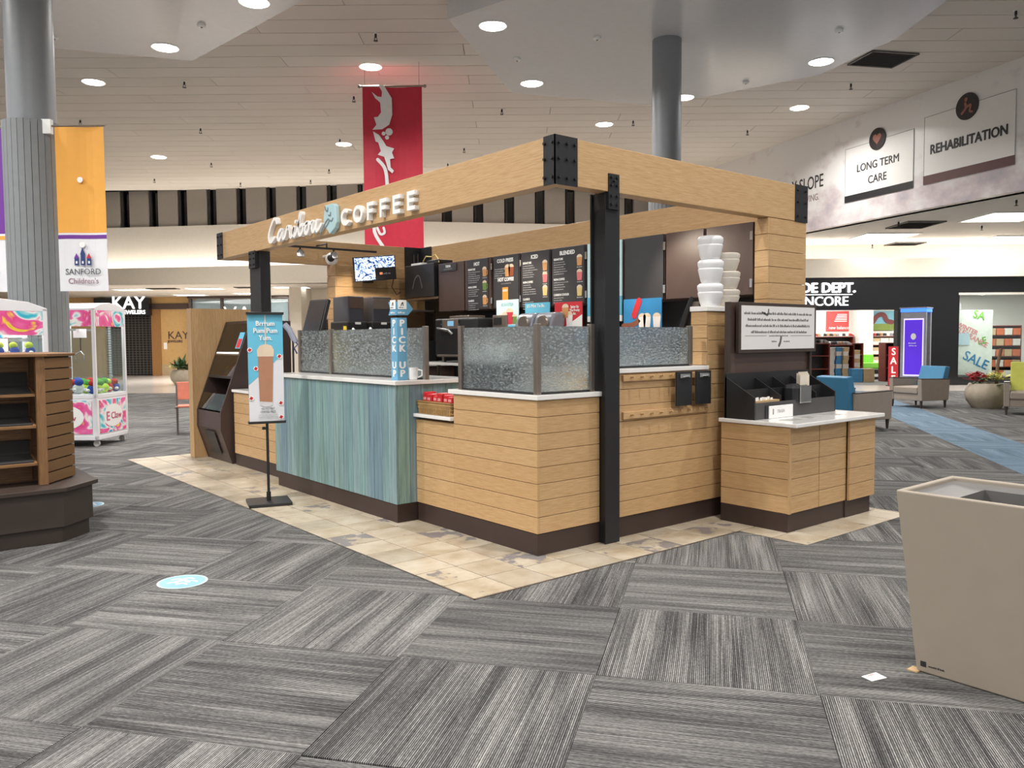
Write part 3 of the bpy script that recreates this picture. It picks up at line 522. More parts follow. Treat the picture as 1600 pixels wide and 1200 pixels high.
# ------------------------------------------------------------------ kiosk: counters
def kickbox(t, x0, x1, y0, y1, z1=.158): BX('kick', KICK, t, x0, x1, y0, y1, .0065, z1, bevel=.002)
oc = thing('oak_counter', 'corner counter clad in horizontal oak planks, nearest the viewer', 'counter', (0, 0, 0))
BX('core', 'oak_x', oc, .02, .60, .02, .98, .16, 1.08); BX('core', 'oak_x', oc, .02, .60, .98, 1.495, .16, .853); kickbox(oc, .006, .61, .006, 1.52)
planks(oc, (0, .985, 0), NY, Z, .985, .160, 1.085, 8, 'oak_y'); planks(oc, (0, 1.524, 0), NY, Z, .539, .160, .853, 6, 'oak_y'); planks(oc, (0.02, 0, 0), X, Z, .585, .160, 1.085, 8, 'oak_x')
BX('counter_slab', WHITE, oc, -.015, .64, -.02, 1.04, 1.087, 1.122, bevel=.004)
BX('low_shelf', WHITE, oc, -.03, .35, .99, 1.524, .875, .903, bevel=.004)
oe = thing('end_counter', 'oak plank end counter with peg rails between the black post and the condiment stand', 'counter', (.74, 0, 0))
BX('core', 'oak_x', oe, .645, 2.59, .02, .50, .16, 1.24); kickbox(oe, .645, 2.59, .01, .5); planks(oe, (.645, 0, 0), X, Z, 1.945, .16, 1.245, 9, 'oak_x')
BX('counter_slab', WHITE, oe, .68, 1.868, -.02, .52, 1.247, 1.281, bevel=.004)
BX('counter_slab', WHITE, oe, 1.868, 2.4, .17, .52, 1.247, 1.281); BX('end_pier', 'oak_y', oe, 1.875, 2.59, .02, .16, 1.24, 1.725); planks(oe, (1.876, 0, 0), X, Z, .715, 1.25, 1.725, 4, 'oak_x'); planks(oe, (1.856, .16, 0), NY, Z, .16, 1.283, 1.725, 4, 'oak_y', .018); BX('pier_cap', WHITE, oe, 1.845, 2.59, -.012, .165, 1.727, 1.768, bevel=.004)
for z0, z1, x1 in ((1.185, 1.232, 1.86), (.90, .955, 1.86)):
    rl = BX('peg_rail', 'oak_x', oe, .84, x1, -.022, 0, z0, z1, bevel=.003)
    for k in range(9): MB().tube([(.92+k*.112, -.02, z0+.03), (.92+k*.112, -.055, z0+.036)], .008, 8).build('peg', 'oak_y', rl)
tc = thing('teal_counter', 'service counter clad in weathered teal vertical boards with white top', 'counter', (-.194, 1.527, 0))
TX = -.194; BX('core', TEAL, tc, TX+.02, .55, 1.547, 3.92, .16, 1.138); kickbox(tc, TX+.01, .5, 1.535, 3.9)
wds = []; y = 1.527
while y < 3.93: wd = random.choice((.085, .10, .12, .135)); wds.append((y, min(y+wd, 3.93))); y += wd
for a, b in wds: MB().box(TX, TX+.02, a+.0015, b-.0015, .16, 1.14).build('board', TEAL, tc, bevel=.002, seg=1)
x = TX+.02
while x < .28: MB().box(x+.0015, min(x+.115, .28)-.0015, 1.527, 1.547, .16 if x < 0 else .16, 1.14).build('board', TEAL, tc, bevel=.002, seg=1); x += .115
BX('counter_slab', WHITE, tc, TX-.02, .6, 1.50, 3.95, 1.141, 1.176, bevel=.004)
lo = thing('low_counter', 'low oak plank counter between the teal counter and the chilled display case', 'counter', (0, 3.95, 0))
BX('core', 'oak_y', lo, .02, .6, 3.94, 5.6, .15, .89); kickbox(lo, .01, .6, 3.95, 5.6, .15); planks(lo, (0, 5.6, 0), NY, Z, 1.66, .15, .892, 6, 'oak_y'); BX('counter_slab', WHITE, lo, -.02, .62, 3.97, 5.62, .895, .928, bevel=.004)
# inner back counter and its shelf
bc = thing('back_counter', 'dark back counter with white top along the menu cabinets', 'counter', (2.35, .6, 0)); BX('body', BROWN, bc, 2.25, 3.05, .55, 5.0, .01, .92); BX('counter_slab', WHITE, bc, 2.2, 3.06, .55, 5.0, .92, .955, bevel=.004); BX('riser_shelf', WHITE, bc, 2.0, 2.9, 3.35, 4.6, 1.20, 1.235, bevel=.003)
for yy in (3.4, 3.95, 4.55): BX('shelf_leg', STEEL, bc, 2.28, 2.32, yy, yy+.03, .955, 1.2)
BX('splash_panel', BLK2, bc, 3.04, 3.07, .2, 6.0, .955, 2.55)
tvc = thing('coffee_counter', 'dark counter below the security screen', 'counter', (1.6, 5.45, 0)); BX('body', BROWN, tvc, 1.3, 3.03, 5.25, 6.0, .01, 1.15); BX('counter_slab', WHITE, tvc, 1.28, 3.03, 5.2, 6.0, 1.15, 1.185, bevel=.004)
# oak column and screen wall
oo = thing('oak_column', 'oak plank column under the right end of the canopy', 'column', (2.596, BY0, 0)); BX('core', 'oak_x', oo, 2.62, 3.17, BY0+.021, .05, .01, ZB0)
planks(oo, (2.616, BY0, 0), X, Z, .579, .01, ZB0-.003, 18, 'oak_x'); planks(oo, (2.596, .05, 0), NY, Z, .137, .01, ZB0-.003, 18, 'oak_y', .018)
ow = thing('screen_wall', 'oak plank wall behind the security screen at the far end of the kiosk', 'wall panel', (1.6, 6.05, 0)); BX('core', 'oak_x', ow, 1.62, 3.07, 6.04, 6.26, .01, ZB0)
planks(ow, (1.62, 6.02, 0), X, Z, 1.45, .01, ZB0-.003, 17, 'oak_x'); planks(ow, (1.6, 6.26, 0), NY, Z, .24, .01, ZB0-.003, 17, 'oak_y', .018)
ep = thing('oak_end_panel', 'tall plain oak panel standing left of the chilled display case', 'panel', (-.17, 6.6, 0)); BX('panel', 'oak_z', ep, -.17, .86, 6.55, 6.57, .0065, 1.935); BX('edge_strip', 'oak_z', ep, -.18, -.17, 6.545, 6.70, .0065, 1.937, bevel=.002); BX('panel', 'oak_z', ep, -.17, .86, 6.68, 6.70, .0065, 1.935); BX('top_strip', 'oak_x', ep, -.17, .86, 6.57, 6.68, 1.91, 1.935)
# ------------------------------------------------------------------ textured glass guards
def guard(lab, posts, panes, z0, z1):
    t = thing('glass_guard', lab, 'glass guard', (posts[0][0], posts[0][1], z0))
    for x, y in posts: BX('post', STEEL, t, x-.02, x+.02, y-.02, y+.02, z0, z1+.012, bevel=.003)
    for q in panes: BX('pane', RAIN, t, *q)
    for q in panes: 
        x0, x1, y0, y1, a, b = q; BX('gasket', BLK2, t, x0-.003, x1+.003, y0-.003, y1+.003, a-.014, a)
    return t
guard('rain textured glass guard turning the corner of the oak counter', [(.035, .035), (.03, .915), (.553, .035)], [(.028, .036, .058, .893, 1.137, 1.595), (.058, .53, .030, .038, 1.137, 1.595)], 1.123, 1.60)
guard('long rain textured glass guard on the teal counter beside the pick up sign', [(.10, 1.52), (.10, 3.21), (.10, 3.92)], [(.096, .104, 1.545, 3.187, 1.191, 1.61), (.096, .104, 3.235, 3.90, 1.191, 1.61)], 1.177, 1.61)
guard('rain textured glass guard on the end counter right of the black post', [(1.71, .06), (.80, .06)], [(.823, 1.687, .056, .064, 1.296, 1.594)], 1.282, 1.595)
# ------------------------------------------------------------------ menu cabinets on the back wall
FX = 2.60; ZM0, ZM1 = 1.89, 2.528
MENUP = []
def cabinet(lab, y1, y0, mat, hinge=None, menu=None):
    t = thing('wall_cabinet', lab, 'cabinet', (FX, (y0+y1)/2, ZM0), 0, 'cabinets above the back counter'); BX('body', BROWN, t, FX+.02, 3.03, y0, y1, ZM0, ZM1); d = BX('door', mat, t, FX, FX+.018, y0+.006, y1-.006, ZM0, ZM1, bevel=.002)
    if hinge is not None:
        for z in (ZM0+.1, ZM1-.12): BX('hinge', CHROME, d, FX-.008, FX+.004, hinge-.014, hinge+.014, z-.04, z+.04, bevel=.003)
    return t
def o2(y, z, d=.002): return Vector((FX-d, y, z))
def mtext(t, body, y, z, size, mat=SIGNW, off=.0012, align='LEFT', sx=.9, x=FX-.0105): return text('lettering', body, (x, y, z), NY, Z, size, mat, t, .0008, off, align, sx)
def cupdraw(t, y, z, h, liq, x=FX-.0105, mug=False):   # little printed drink
    w0 = h*.34; m = MB(); f = Vector((x, y, z)); P = [(-w0*.8, 0), (w0*.8, 0), (w0, h*.72), (-w0, h*.72)]; MB().prism([f+NY*a+Z*b for a, b in P], NX*.001).build('printed_cup', liq, t)
    top = [(w0*math.cos(k*math.pi/8)*1.0, h*.72+h*.26*math.sin(k*math.pi/8)) for k in range(9)]; MB().prism([f+NY*a+Z*b for a, b in top], NX*.0012).build('printed_lid', plain('foam_cream', (226, 206, 180), .6), t)
    if mug: stroke(MB(), [(w0*.9, h*.6), (w0*1.4, h*.5), (w0*1.3, h*.2), (w0*.85, h*.2)], h*.09, f, NY, Z, 0, .001).build('printed_handle', liq, t)
DR = [plain('drink_tan', (206, 150, 96), .6), plain('drink_pink', (220, 120, 122), .6), plain('drink_cream', (224, 198, 130), .6), plain('drink_green', (110, 140, 70), .6), plain('drink_cola', (150, 72, 36), .6)]
def menuboard(lab, y1, y0, title, secs, drinks, z0=ZM0+.01, seed=0):
    t = thing('menu_board', lab, 'menu board', (FX-.006, (y0+y1)/2, z0), 0, 'menu boards on the cabinets'); BX('panel', CHAR, t, FX-.010, FX-.001, y0+.015, y1-.015, z0, ZM1-.004, bevel=.001)
    mtext(t, title, (y0+y1)/2+.01, ZM1-.085, .062, align='CENTER', off=.003); z = ZM1-.14; k = seed*20
    for nm, n in secs:
        mtext(t, nm, y1-.04, z, .034, off=.0016, sx=.85); z -= .028; m = MB()
        for i in range(n): scribble(m, (FX-.0105, y1-.04, z), NY, Z, random.Random(k).uniform(.15, .27), .0105, .0008, k); z -= .026; k += 1
        m.build('print', plain('menu_grey', (190, 190, 190), .6, var=0), t); z -= .04
    for i, (dz, c, mg) in enumerate(drinks): cupdraw(t, y0+.085, ZM1-dz, .125, DR[c], mug=mg); scribble(MB(), (FX-.0105, y0+.125, ZM1-dz-.02), NY, Z, .09, .008, .0008, k+i).build('print', SIGNW, t)
    return t
cabinet('brown back cabinet carrying the TRIVIA plate', 4.99, 4.40, BROWN, None); cabinet('brown back cabinet carrying the HOT menu', 4.385, 3.83, BROWN, 3.825)
cabinet('black back cabinet carrying the COLD PRESS menu', 3.79, 3.275, CHAR, 3.27); cabinet('black back cabinet carrying the ICED menu', 3.255, 2.735, CHAR); cabinet('black back cabinet carrying the BLENDED menu', 2.715, 2.17, CHAR, 2.165)
cabinet('back cabinet behind the pale blue menu sheet', 2.135, 1.62, CHAR); cabinet('plain black back cabinet right of the pale blue menu sheet', 1.605, 1.085, CHAR, 1.075); cabinet('plain brown back cabinet, second from the oak column', 1.06, .60, BROWN); cabinet('plain brown back cabinet next to the oak column behind the tubs', .58, .065, BROWN, .085)
t = thing('trivia_plate', 'small dark TRIVIA plate on the leftmost brown cabinet', 'sign', (FX, 4.75, 2.42)); BX('plate', CHAR, t, FX-.012, FX-.001, 4.56, 4.93, 2.415, 2.515, bevel=.002); mtext(t, 'TRIVIA', 4.745, 2.465, .045, align='CENTER', x=FX-.0125, off=.002); scribble(MB(), (FX-.0125, 4.84, 2.44), NY, Z, .2, .012).build('print', TXTG, t)
menuboard('charcoal HOT drinks menu with three printed cups', 4.34, 3.87, 'HOT', [('SIGNATURE', 6), ('NON-COFFEE', 4), ('CLASSICS', 4)], [(.23, 0, True), (.40, 3, True), (.58, 0, True)], seed=1)
t = menuboard('charcoal COLD PRESS and HOT COFFEE menu', 3.79, 3.28, 'COLD PRESS', [('', 5)], [], seed=2); cupdraw(t, 3.43, ZM1-.26, .15, DR[4]); cupdraw(t, 3.50, ZM1-.26, .15, DR[0]); mtext(t, 'HOT COFFEE', 3.535, 2.215, .058, align='CENTER', off=.003); scribble(MB(), (FX-.0105, 3.62, 2.18), NY, Z, .2, .012).build('print', TXTG, t)
MB().frame((FX-.0105, 3.60, 1.93), NY, Z, 0, .11, 0, .21, 0, .001).build('printed_label', plain('label_orange', (236, 158, 60), .5), t); mtext(t, 'GOLD', 3.545, 2.09, .035, align='CENTER', x=FX-.012)
menuboard('charcoal ICED drinks menu with three printed cups', 3.25, 2.735, 'ICED', [('SIGNATURE', 6), ('NON-COFFEE', 5), ('CLASSICS', 4)], [(.235, 0, False), (.37, 1, False), (.52, 2, False)], seed=3)
menuboard('charcoal BLENDED drinks menu with three printed cups', 2.71, 2.17, 'BLENDED', [('SIGNATURE', 6), ('NON-COFFEE', 4), ('CARIBOU COOLER', 3)], [(.22, 0, False), (.38, 1, False), (.55, 2, False)], seed=4)
t = thing('menu_board', 'pale blue menu sheet half hidden by the black post', 'menu board', (FX, 1.88, 1.7), 0, 'menu boards on the cabinets'); BX('panel', plain('pale_blue', (196, 224, 228), .5, var=.01), t, FX-.012, FX-.001, 1.63, 2.13, 1.95, 2.525); BX('lower_picture', SKYB, t, FX-.014, FX-.001, 1.63, 2.13, 1.75, 1.95); BX('bottom_strip', SIGNW, t, FX-.014, FX-.001, 1.63, 2.13, 1.69, 1.75); mtext(t, 'Coffee Rewards', 2.05, 2.43, .06, TXTD, x=FX-.0125, off=0)
m = MB()
for i in range(12): scribble(m, (FX-.0125, 2.09, 2.36-i*.032), NY, Z, .22, .013, .0008, 300+i)
m.build('print', TXTG, t)
# posters standing on the back counter
def poster(lab, x, y1, y0, z0, z1, mat):
    t = thing('counter_poster', lab, 'poster', (x, (y0+y1)/2, z0)); BX('sheet', mat, t, x, x+.008, y0, y1, z0, z1); BX('foot', STEEL, t, x+.008, x+.03, (y0+y1)/2-.03, (y0+y1)/2+.03, .956 if z0 > 1 else z0, z1-.1)
    return t
t = poster('pale blue poster of four fruit drinks below the COLD PRESS menu', 2.235, 3.27, 2.87, 1.50, 1.96, plain('poster_ice', (206, 232, 236), .5)); BX('base_band', SKYB, t, 2.232, 2.2355, 2.87, 3.27, 1.62, 1.67)
for y, c, h in ((3.20, 2, .12), (3.12, 1, .15), (3.03, 1, .19), (2.94, 3, .12)): cupdraw(t, y, 1.68, h, DR[c] if c != 1 or h < .16 else plain('drink_red', (200, 60, 80), .5), x=2.234)
mtext(t, 'BOU-UTEA', 3.07, 1.89, .05, plain('pale_teal', (150, 196, 204), .5), align='CENTER', x=2.234)
t = poster("teal poster reading It's Mint To Be. behind the blenders", 2.235, 2.755, 2.35, 1.55, 1.906, SKYB); mtext(t, "It's Mint To Be.", 2.72, 1.855, .05, SIGNW, x=2.234, off=.001, sx=.95)
t = poster('red poster with printed iced drinks reading Spice Up The Frosty Air', 2.235, 2.27, 1.85, 1.50, 1.895, plain('poster_red', (206, 48, 58), .5)); MB().prism([(2.233, 1.85, 1.63), (2.233, 1.85, 1.76), (2.233, 2.12, 1.63)], (.001, 0, 0)).build('white_corner', SIGNW, t)
for i, s in enumerate(('Spice Up', 'The Frosty', 'Air.')): mtext(t, s, 1.96, 1.83-.036*i, .038, SIGNW, align='CENTER', x=2.233, off=.0012)
cupdraw(t, 2.16, 1.65, .15, plain('cup_white', (236, 232, 228), .5), x=2.233); cupdraw(t, 2.04, 1.65, .15, plain('cup_white', (236, 232, 228)), x=2.233); cupdraw(t, 2.10, 1.73, .15, DR[0], x=2.2325)
t = poster('blue poster with a red cup and white mugs left of the till screen', 2.235, 1.275, .80, 1.50, 1.885, plain('poster_blue', (48, 134, 190), .5))
m = MB(); stroke(m, [(.14, .13), (.20, .26)], .07, (2.233, 1.275, 1.60), NY, Z, 0, .001, False); m.build('printed_cup', plain('poster_red', (206, 48, 58)), t)
for a in (.24, .30, .42): cupdraw(t, 1.275-a, 1.61, .14, plain('cup_white', (236, 232, 228)), x=2.233)
stroke(MB(), [(.0, .03), (.1, .035), (.17, .06), (.2, .09)], .05, (2.233, 1.275, 1.60), NY, Z, 0, .001).build('printed_arm', plain('arm_brown', (140, 84, 60), .6), t)
# ------------------------------------------------------------------ equipment inside the kiosk
def blender2(lab, yc):
    x = 2.02; t = thing('blender', lab, 'blender', (x+.1, yc, .956), 0, 'blenders under grey covers'); sm = plain('smoke_plastic', (126, 128, 138), .25)
    MB().box(x-.0, x+.18, yc-.12, yc+.12, .957, 1.18).build('base', BLK2, t, bevel=.02); q = [(x+.2, 1.18), (x-.02, 1.18), (x-.02, 1.62), (x+.03, 1.75), (x+.08, 1.79), (x+.2, 1.79)]
    MB().prism([(a, yc-.14, b) for a, b in q], (0, .28, 0)).build('hood', sm, t, bevel=.03, seg=3); MB().lathe([(.075, -.01), (.085, .005), (.06, .02), (.03, .02)], (x-.035, yc-.05, 1.675), 24, 'x').build('lid_ring', STEEL, t, smooth=True)
blender2('grey hooded blender below the ICED menu, left one', 2.545); blender2('grey hooded blender below the ICED menu, right one', 2.235)
bcx = BX('counter_extension', WHITE, bc, 1.98, 2.2, 1.9, 3.0, .92, .955)
t = thing('espresso_oven', 'black countertop oven with steel handle and small screen on the back shelf', 'oven', (2.05, 3.85, 1.236)); BX('body', BLK2, t, 2.04, 2.55, 3.40, 4.26, 1.31, 1.765, bevel=.02); BX('door', BLACK, t, 2.02, 2.04, 3.72, 4.12, 1.32, 1.70, bevel=.01)
sc = BX('control_panel', STEEL, t, 2.012, 2.03, 3.74, 4.06, 1.64, 1.755, bevel=.004); BX('screen', plain('lcd_blue', (120, 170, 200), emit=.6, var=0), sc, 2.008, 2.013, 3.82, 3.94, 1.675, 1.735); MB().tube([(2.02, 4.12, 1.64), (1.96, 4.08, 1.645), (1.955, 3.84, 1.62), (1.965, 3.77, 1.57)], .018, 10).build('handle', CHROME, t, smooth=True); MB().box(2.06, 2.1, 3.5, 3.54, 1.236, 1.31).box(2.06, 2.1, 4.1, 4.14, 1.236, 1.31).box(2.45, 2.5, 3.5, 3.54, 1.236, 1.31).box(2.45, 2.5, 4.1, 4.14, 1.236, 1.31).build('foot', STEEL, t); BX('top_tray', STEEL, t, 2.15, 2.4, 3.7, 4.1, 1.765, 1.80, bevel=.005); BX('drip_shelf', STEEL, t, 1.93, 2.04, 3.62, 4.06, 1.305, 1.33, bevel=.005)
t = thing('water_boiler', 'small steel dispenser with a display beside the black oven', 'dispenser', (2.25, 3.2, .956)); BX('body', STEEL, t, 2.22, 2.5, 3.06, 3.33, .957, 1.79, bevel=.008); BX('display', BLK2, t, 2.212, 2.22, 3.16, 3.3, 1.68, 1.76); BX('tap', CHROME, t, 2.15, 2.22, 3.18, 3.22, 1.45, 1.5)
def brewer(lab, x0, x1, badge):
    t = thing('coffee_brewer', lab, 'coffee brewer', ((x0+x1)/2, 5.5, 1.186), 0, 'brewers below the security screen'); g = plain('brewer_grey', (66, 66, 74), .35)
    BX('body', g, t, x0, x1, 5.42, 5.85, 1.56, 2.09, bevel=.012); BX('head', BLK2, t, x0-.04, x1+.03, 5.38, 5.86, 1.187, 1.76, bevel=.02)
    for k in range(3): BX('louvre', BLACK, t, x0-.03, x1+.02, 5.374, 5.38, 1.60+k*.035, 1.62+k*.035)
    BX('badge', SIGNW, t, (x0+x1)/2-.04, (x0+x1)/2+.04, 5.370, 5.38, 1.72, 1.75); BX('lid', BROWN if badge else STEEL, t, x0+.01, x1-.01, 5.415, 5.42, 1.93, 2.07)
brewer('dark grey coffee brewer below the security screen, left one', 1.47, 1.70, True); brewer('dark grey coffee brewer below the security screen, right one', 1.83, 2.12, False)
t = thing('pastry_case', 'low dark glass pastry case behind the pick up sign', 'display case', (2.4, 5.2, 1.186)); BX('base', BLK2, t, 2.25, 2.72, 5.25, 5.7, 1.187, 1.50); BX('glass', SMOKE, t, 2.25, 2.72, 5.25, 5.7, 1.50, 1.90); MB().box(2.25, 2.27, 5.25, 5.27, 1.5, 1.92).box(2.70, 2.72, 5.25, 5.27, 1.5, 1.92).box(2.25, 2.72, 5.25, 5.27, 1.89, 1.92).build('frame', STEEL, t)
t = thing('amplifier_cabinet', 'black electronics cabinet high in the back corner of the kiosk', 'cabinet', (2.75, 5.4, 2.08)); BX('body', BLK2, t, 2.56, 3.03, 5.04, 5.78, 2.10, 2.55, bevel=.006); m = MB(); stroke(m, [(-.12, .08), (-.05, .22), (.05, .24), (.12, .08)], .02, (2.559, 5.45, 2.15), NY, Z, 0, .001); m.build('printed_logo', plain('dim_print', (92, 90, 90), .5), t); BX('bracket', STEEL, t, 2.60, 3.03, 5.0, 5.78, 2.07, 2.10)
t = thing('router', 'flat black router with yellow cable on the electronics cabinet', 'router', (2.7, 5.2, 2.551)); BX('case', BLK2, t, 2.62, 2.86, 5.02, 5.30, 2.552, 2.60, bevel=.006); MB().tube([(2.64, 5.42, 2.60), (2.62, 5.32, 2.66), (2.63, 5.2, 2.645), (2.64, 5.12, 2.67), (2.63, 5.03, 2.60), (2.63, 5.02, 2.555)], .008, 8).build('cable', plain('cable_yellow', (222, 196, 110), .5), t)
t = thing('modem', 'small white box with two aerials beside the router', 'modem', (2.7, 5.6, 2.551)); BX('case', SIGNW, t, 2.62, 2.82, 5.42, 5.70, 2.552, 2.585, bevel=.005); MB().cyl((2.64, 5.65, 2.585), .008, .13, 8).build('aerial', BLK2, t); MB().cyl((2.64, 5.55, 2.585), .008, .13, 8).build('aerial', BLK2, t)
# security screen
t = thing('security_screen', 'tilted flat security screen showing four camera views on the oak wall', 'screen', (2.1, 6.0, 2.35)); sa = Vector((math.cos(R(4)), -.22, math.sin(R(6)))).normalized(); su = Vector((-.08, -.10, 1)).normalized(); su = (su-sa*su.dot(sa)).normalized(); so = Vector((1.78, 5.80, 2.30))
MB().frame(so, sa, su, 0, .60, 0, .335, -.04, 0).build('housing', BLK2, t, bevel=.006)
vw = [(.015, .295, .175, .322), (.30, .585, .175, .322), (.015, .295, .015, .17), (.30, .585, .015, .17)]
for k, q in enumerate(vw): MB().frame(so, sa, su, *q, .001, .003).build('camera_view', CCTV if k < 3 else BLK2, t)
MB().frame(so, sa, su, .36, .40, .08, .11, .003, .005).build('recorder_logo', plain('logo_orange', (230, 120, 80), emit=1, var=0), t); scribble(MB(), so+sa*.41+su*.08, sa, su, .12, .025, .005).build('print', TXTG, t)
MB().tube([so+sa*.3+su*.15-sa.cross(su)*.04, Vector((2.1, 6.0, 2.40))], .03, 10).build('arm', BLK2, t); BX('wall_plate', BLK2, t, 2.02, 2.18, 6.0, 6.018, 2.32, 2.5)
MB().tube([so+sa*.58+su*.05-sa.cross(su)*.02, (2.45, 5.95, 2.27), (2.53, 5.95, 2.16), (2.56, 5.9, 2.20)], .006, 6).build('cable', BLK2, t)
t = thing('security_camera', 'white dome security camera hanging under the far oak beam', 'camera', (1.5, 5.9, 2.62)); MB().tube([(1.5, 6.15, 2.66), (1.5, 5.95, 2.66)], .02, 10).build('arm', SIGNW, t); MB().ball((1.5, 5.92, 2.61), .085, .085, .085, 20, 12).build('dome', SIGNW, t, smooth=True); MB().ball((1.46, 5.86, 2.615), .05, .05, .05, 16, 10).build('lens', BLK2, t, smooth=True)
# track spots under the far beam
t = thing('track_light', 'black track with two chrome spot lamps under the far oak beam', 'light', (1.2, 5.85, 2.72)); MB().box(.75, 2.15, 5.84, 5.875, 2.725, 2.75).build('track', BLACK, t)
MB().tube([(1.4, 5.858, 2.75), (1.4, 5.858, 2.80), (1.4, 6.155, 2.80)], .012, 8).build('hanger', BLACK, t)
for x in (1.02, 1.50):
    h = MB().lathe([(.025, .0), (.05, -.03), (.06, -.09), (.055, -.095)], (x, 5.858, 2.70), 20).build('lamp_head', CHROME, t, smooth=True); MB().cyl((x, 5.858, 2.70), .012, .025, 10).build('stem', BLACK, h); MB().cyl((x, 5.858, 2.61), .048, .004, 20).build('bulb', plain('bulb_glow', (255, 236, 205), emit=6, var=0), h)
for k, (x, y, tx, ty) in enumerate([(1.02, 5.6, 1.2, 6.0), (1.6, 5.4, 2.0, 6.0), (1.9, 1.2, 2.6, .5), (1.7, 3.2, 2.6, 3.2)]):
    l = bpy.data.lights.new('kiosk_spot', 'SPOT'); l.energy = 32; l.spot_size = R(95); l.spot_blend = .6; l.color = (1, .86, .68); l.shadow_soft_size = .05; o = bpy.data.objects.new('kiosk_spot', l); o.location = (x, y, 2.55); o.rotation_euler = (Vector((tx, ty, 1.6))-Vector((x, y, 2.55))).to_track_quat('-Z', 'Y').to_euler(); COL.objects.link(o)
# tills
def till(lab, c, rz, z0, HT=.3, k=1.0):
    t = thing('till_screen', lab, 'till', (c[0], c[1], z0), rz); MB().box(-.09, .09, -.08, .10, 0, .025).build('foot', BLK2, t, local=True, bevel=.006); MB().box(-.025, .025, .03, .06, .025, HT+.2).build('stand', BLK2, t, local=True)
    m = MB().prism([(-.19*k, -.04, HT+.02), (-.19*k, .0, HT), (-.19*k, .13*k, HT+.44*k), (-.19*k, .09*k, HT+.46*k)], (.38*k, 0, 0)); m.build('monitor', BLK2, t, local=True, bevel=.008); MB().prism([(-.17*k, -.040, HT+.04), (-.17*k, -.044, HT+.04), (-.17*k, .082*k, HT+.44*k), (-.17*k, .086*k, HT+.44*k)], (.34*k, 0, 0)).build('screen', plain('screen_off', (50, 52, 56), .15), t, local=True); MB().box(-.04, .04, .05, .12, HT+.16, HT+.24).build('socket_plate', STEEL, t, local=True); return t
till('black till screen seen from behind above the low counter, right of the black post', (.36, 4.16), R(-83), .929, .60, .95)
till('black till screen at the end counter beside the blue poster', (2.06, .38), R(-150), 1.283, .30, .62)
for lab, c, z, hs in (('silver hand scanner with a coiled lead beside the till left of the teal counter', (.18, 4.28), .929, .36), ('silver hand scanner lying by the end counter till', (2.33, .36), 1.283, 0)):
    t = thing('hand_scanner', lab, 'scanner', (c[0], c[1], z)); x, y = c; MB().cyl((x, y, z), .045, .02, 14).build('base', BLK2, t); MB().tube([(x, y, z+.02), (x, y, z+.22+hs)], .012, 8).build('stem', BLK2, t); z += hs; MB().tube([(x+.03, y+.0, z+.20), (x-.02, y+.04, z+.34), (x-.06, y+.08, z+.40)], .032, 10).build('body', plain('scanner_silver', (150, 156, 172), .3), t, smooth=True); MB().tube([(x, y, z+.25), (x+.04, y-.03, z+.18), (x-.01, y-.05, z+.14), (x+.03, y-.03, z+.08)], .008, 6).build('lead', plain('lead_blue', (48, 70, 130), .5), t)
# pump bottles by the glass, yellow sign etc.
for k, (y, lab) in enumerate([(3.30, 'white pump bottle behind the glass guard, left one'), (2.95, 'white pump bottle behind the glass guard beside the brewers')]):
    t = thing('pump_bottle', lab, 'bottle', (.4, y, 1.177)); MB().lathe([(.04, 0), (.04, .28), (.015, .34), (.015, .36)], (.4, y, 1.177), 14).build('bottle', BROWN, t, smooth=True); MB().tube([(.4, y, 1.53), (.4, y, 1.62), (.37, y-.04, 1.625), (.36, y-.06, 1.61)], .012, 8).build('pump', SIGNW, t)
t = thing('paper_cone', 'small yellow folded card standing beside the till', 'card', (.45, 3.6, 1.177)); MB().prism([(.45, 3.52, 1.178), (.45, 3.66, 1.178), (.45, 3.62, 1.66), (.45, 3.59, 1.66)], (.02, 0, 0)).build('card', plain('card_yellow', (236, 200, 50), .5), t); BX('card_foot', BLK2, t, .43, .5, 3.5, 3.68, 1.178, 1.19)
# pick up sign
PX, PY = -.085, 1.635; t = thing('pick_up_sign', 'square blue PICK UP post with arrow topper on the teal counter corner', 'sign', (PX, PY, 1.177)); h = .0475; PB = plain('pickup_blue', (106, 168, 202), .5, var=.01)
BX('post', PB, t, PX-h, PX+h, PY-h, PY+h, 1.177, 1.69); MB().box(PX-.03, PX-.015, PY-.006, PY+.006, 1.69, 1.712).box(PX+.015, PX+.03, PY-.006, PY+.006, 1.69, 1.712).build('clip', BLK2, t)
for i, c in enumerate('PICK UP'):
    if c != ' ':
        z = 1.62-.069*i; text('letter', c, (PX-h-.001, PY, z), NY, Z, .078, SIGNW, t, .0008, .004, 'CENTER', 1.15); text('letter', c, (PX, PY-h-.001, z), X, Z, .078, SIGNW, t, .0008, .004, 'CENTER', 1.15)
aw2 = [(-h, 0), (h, 0), (h+.045, .0), (h+.10, .06), (h+.045, .12), (-h, .12)]
MB().prism([(PX+a, PY-h-.004, 1.712+b) for a, b in [(-h, 0), (h+.01, 0), (h+.06, .05), (h+.01, .11), (-h, .11)]], (0, .006, 0)).build('arrow_card', PB, t); MB().prism([(PX-h-.004, PY+h-a, 1.712+b) for a, b in [(2*h, 0), (-.03, 0), (0.0, .05), (-.03, .11), (2*h, .11)]], (.006, 0, 0)).build('arrow_card', PB, t)
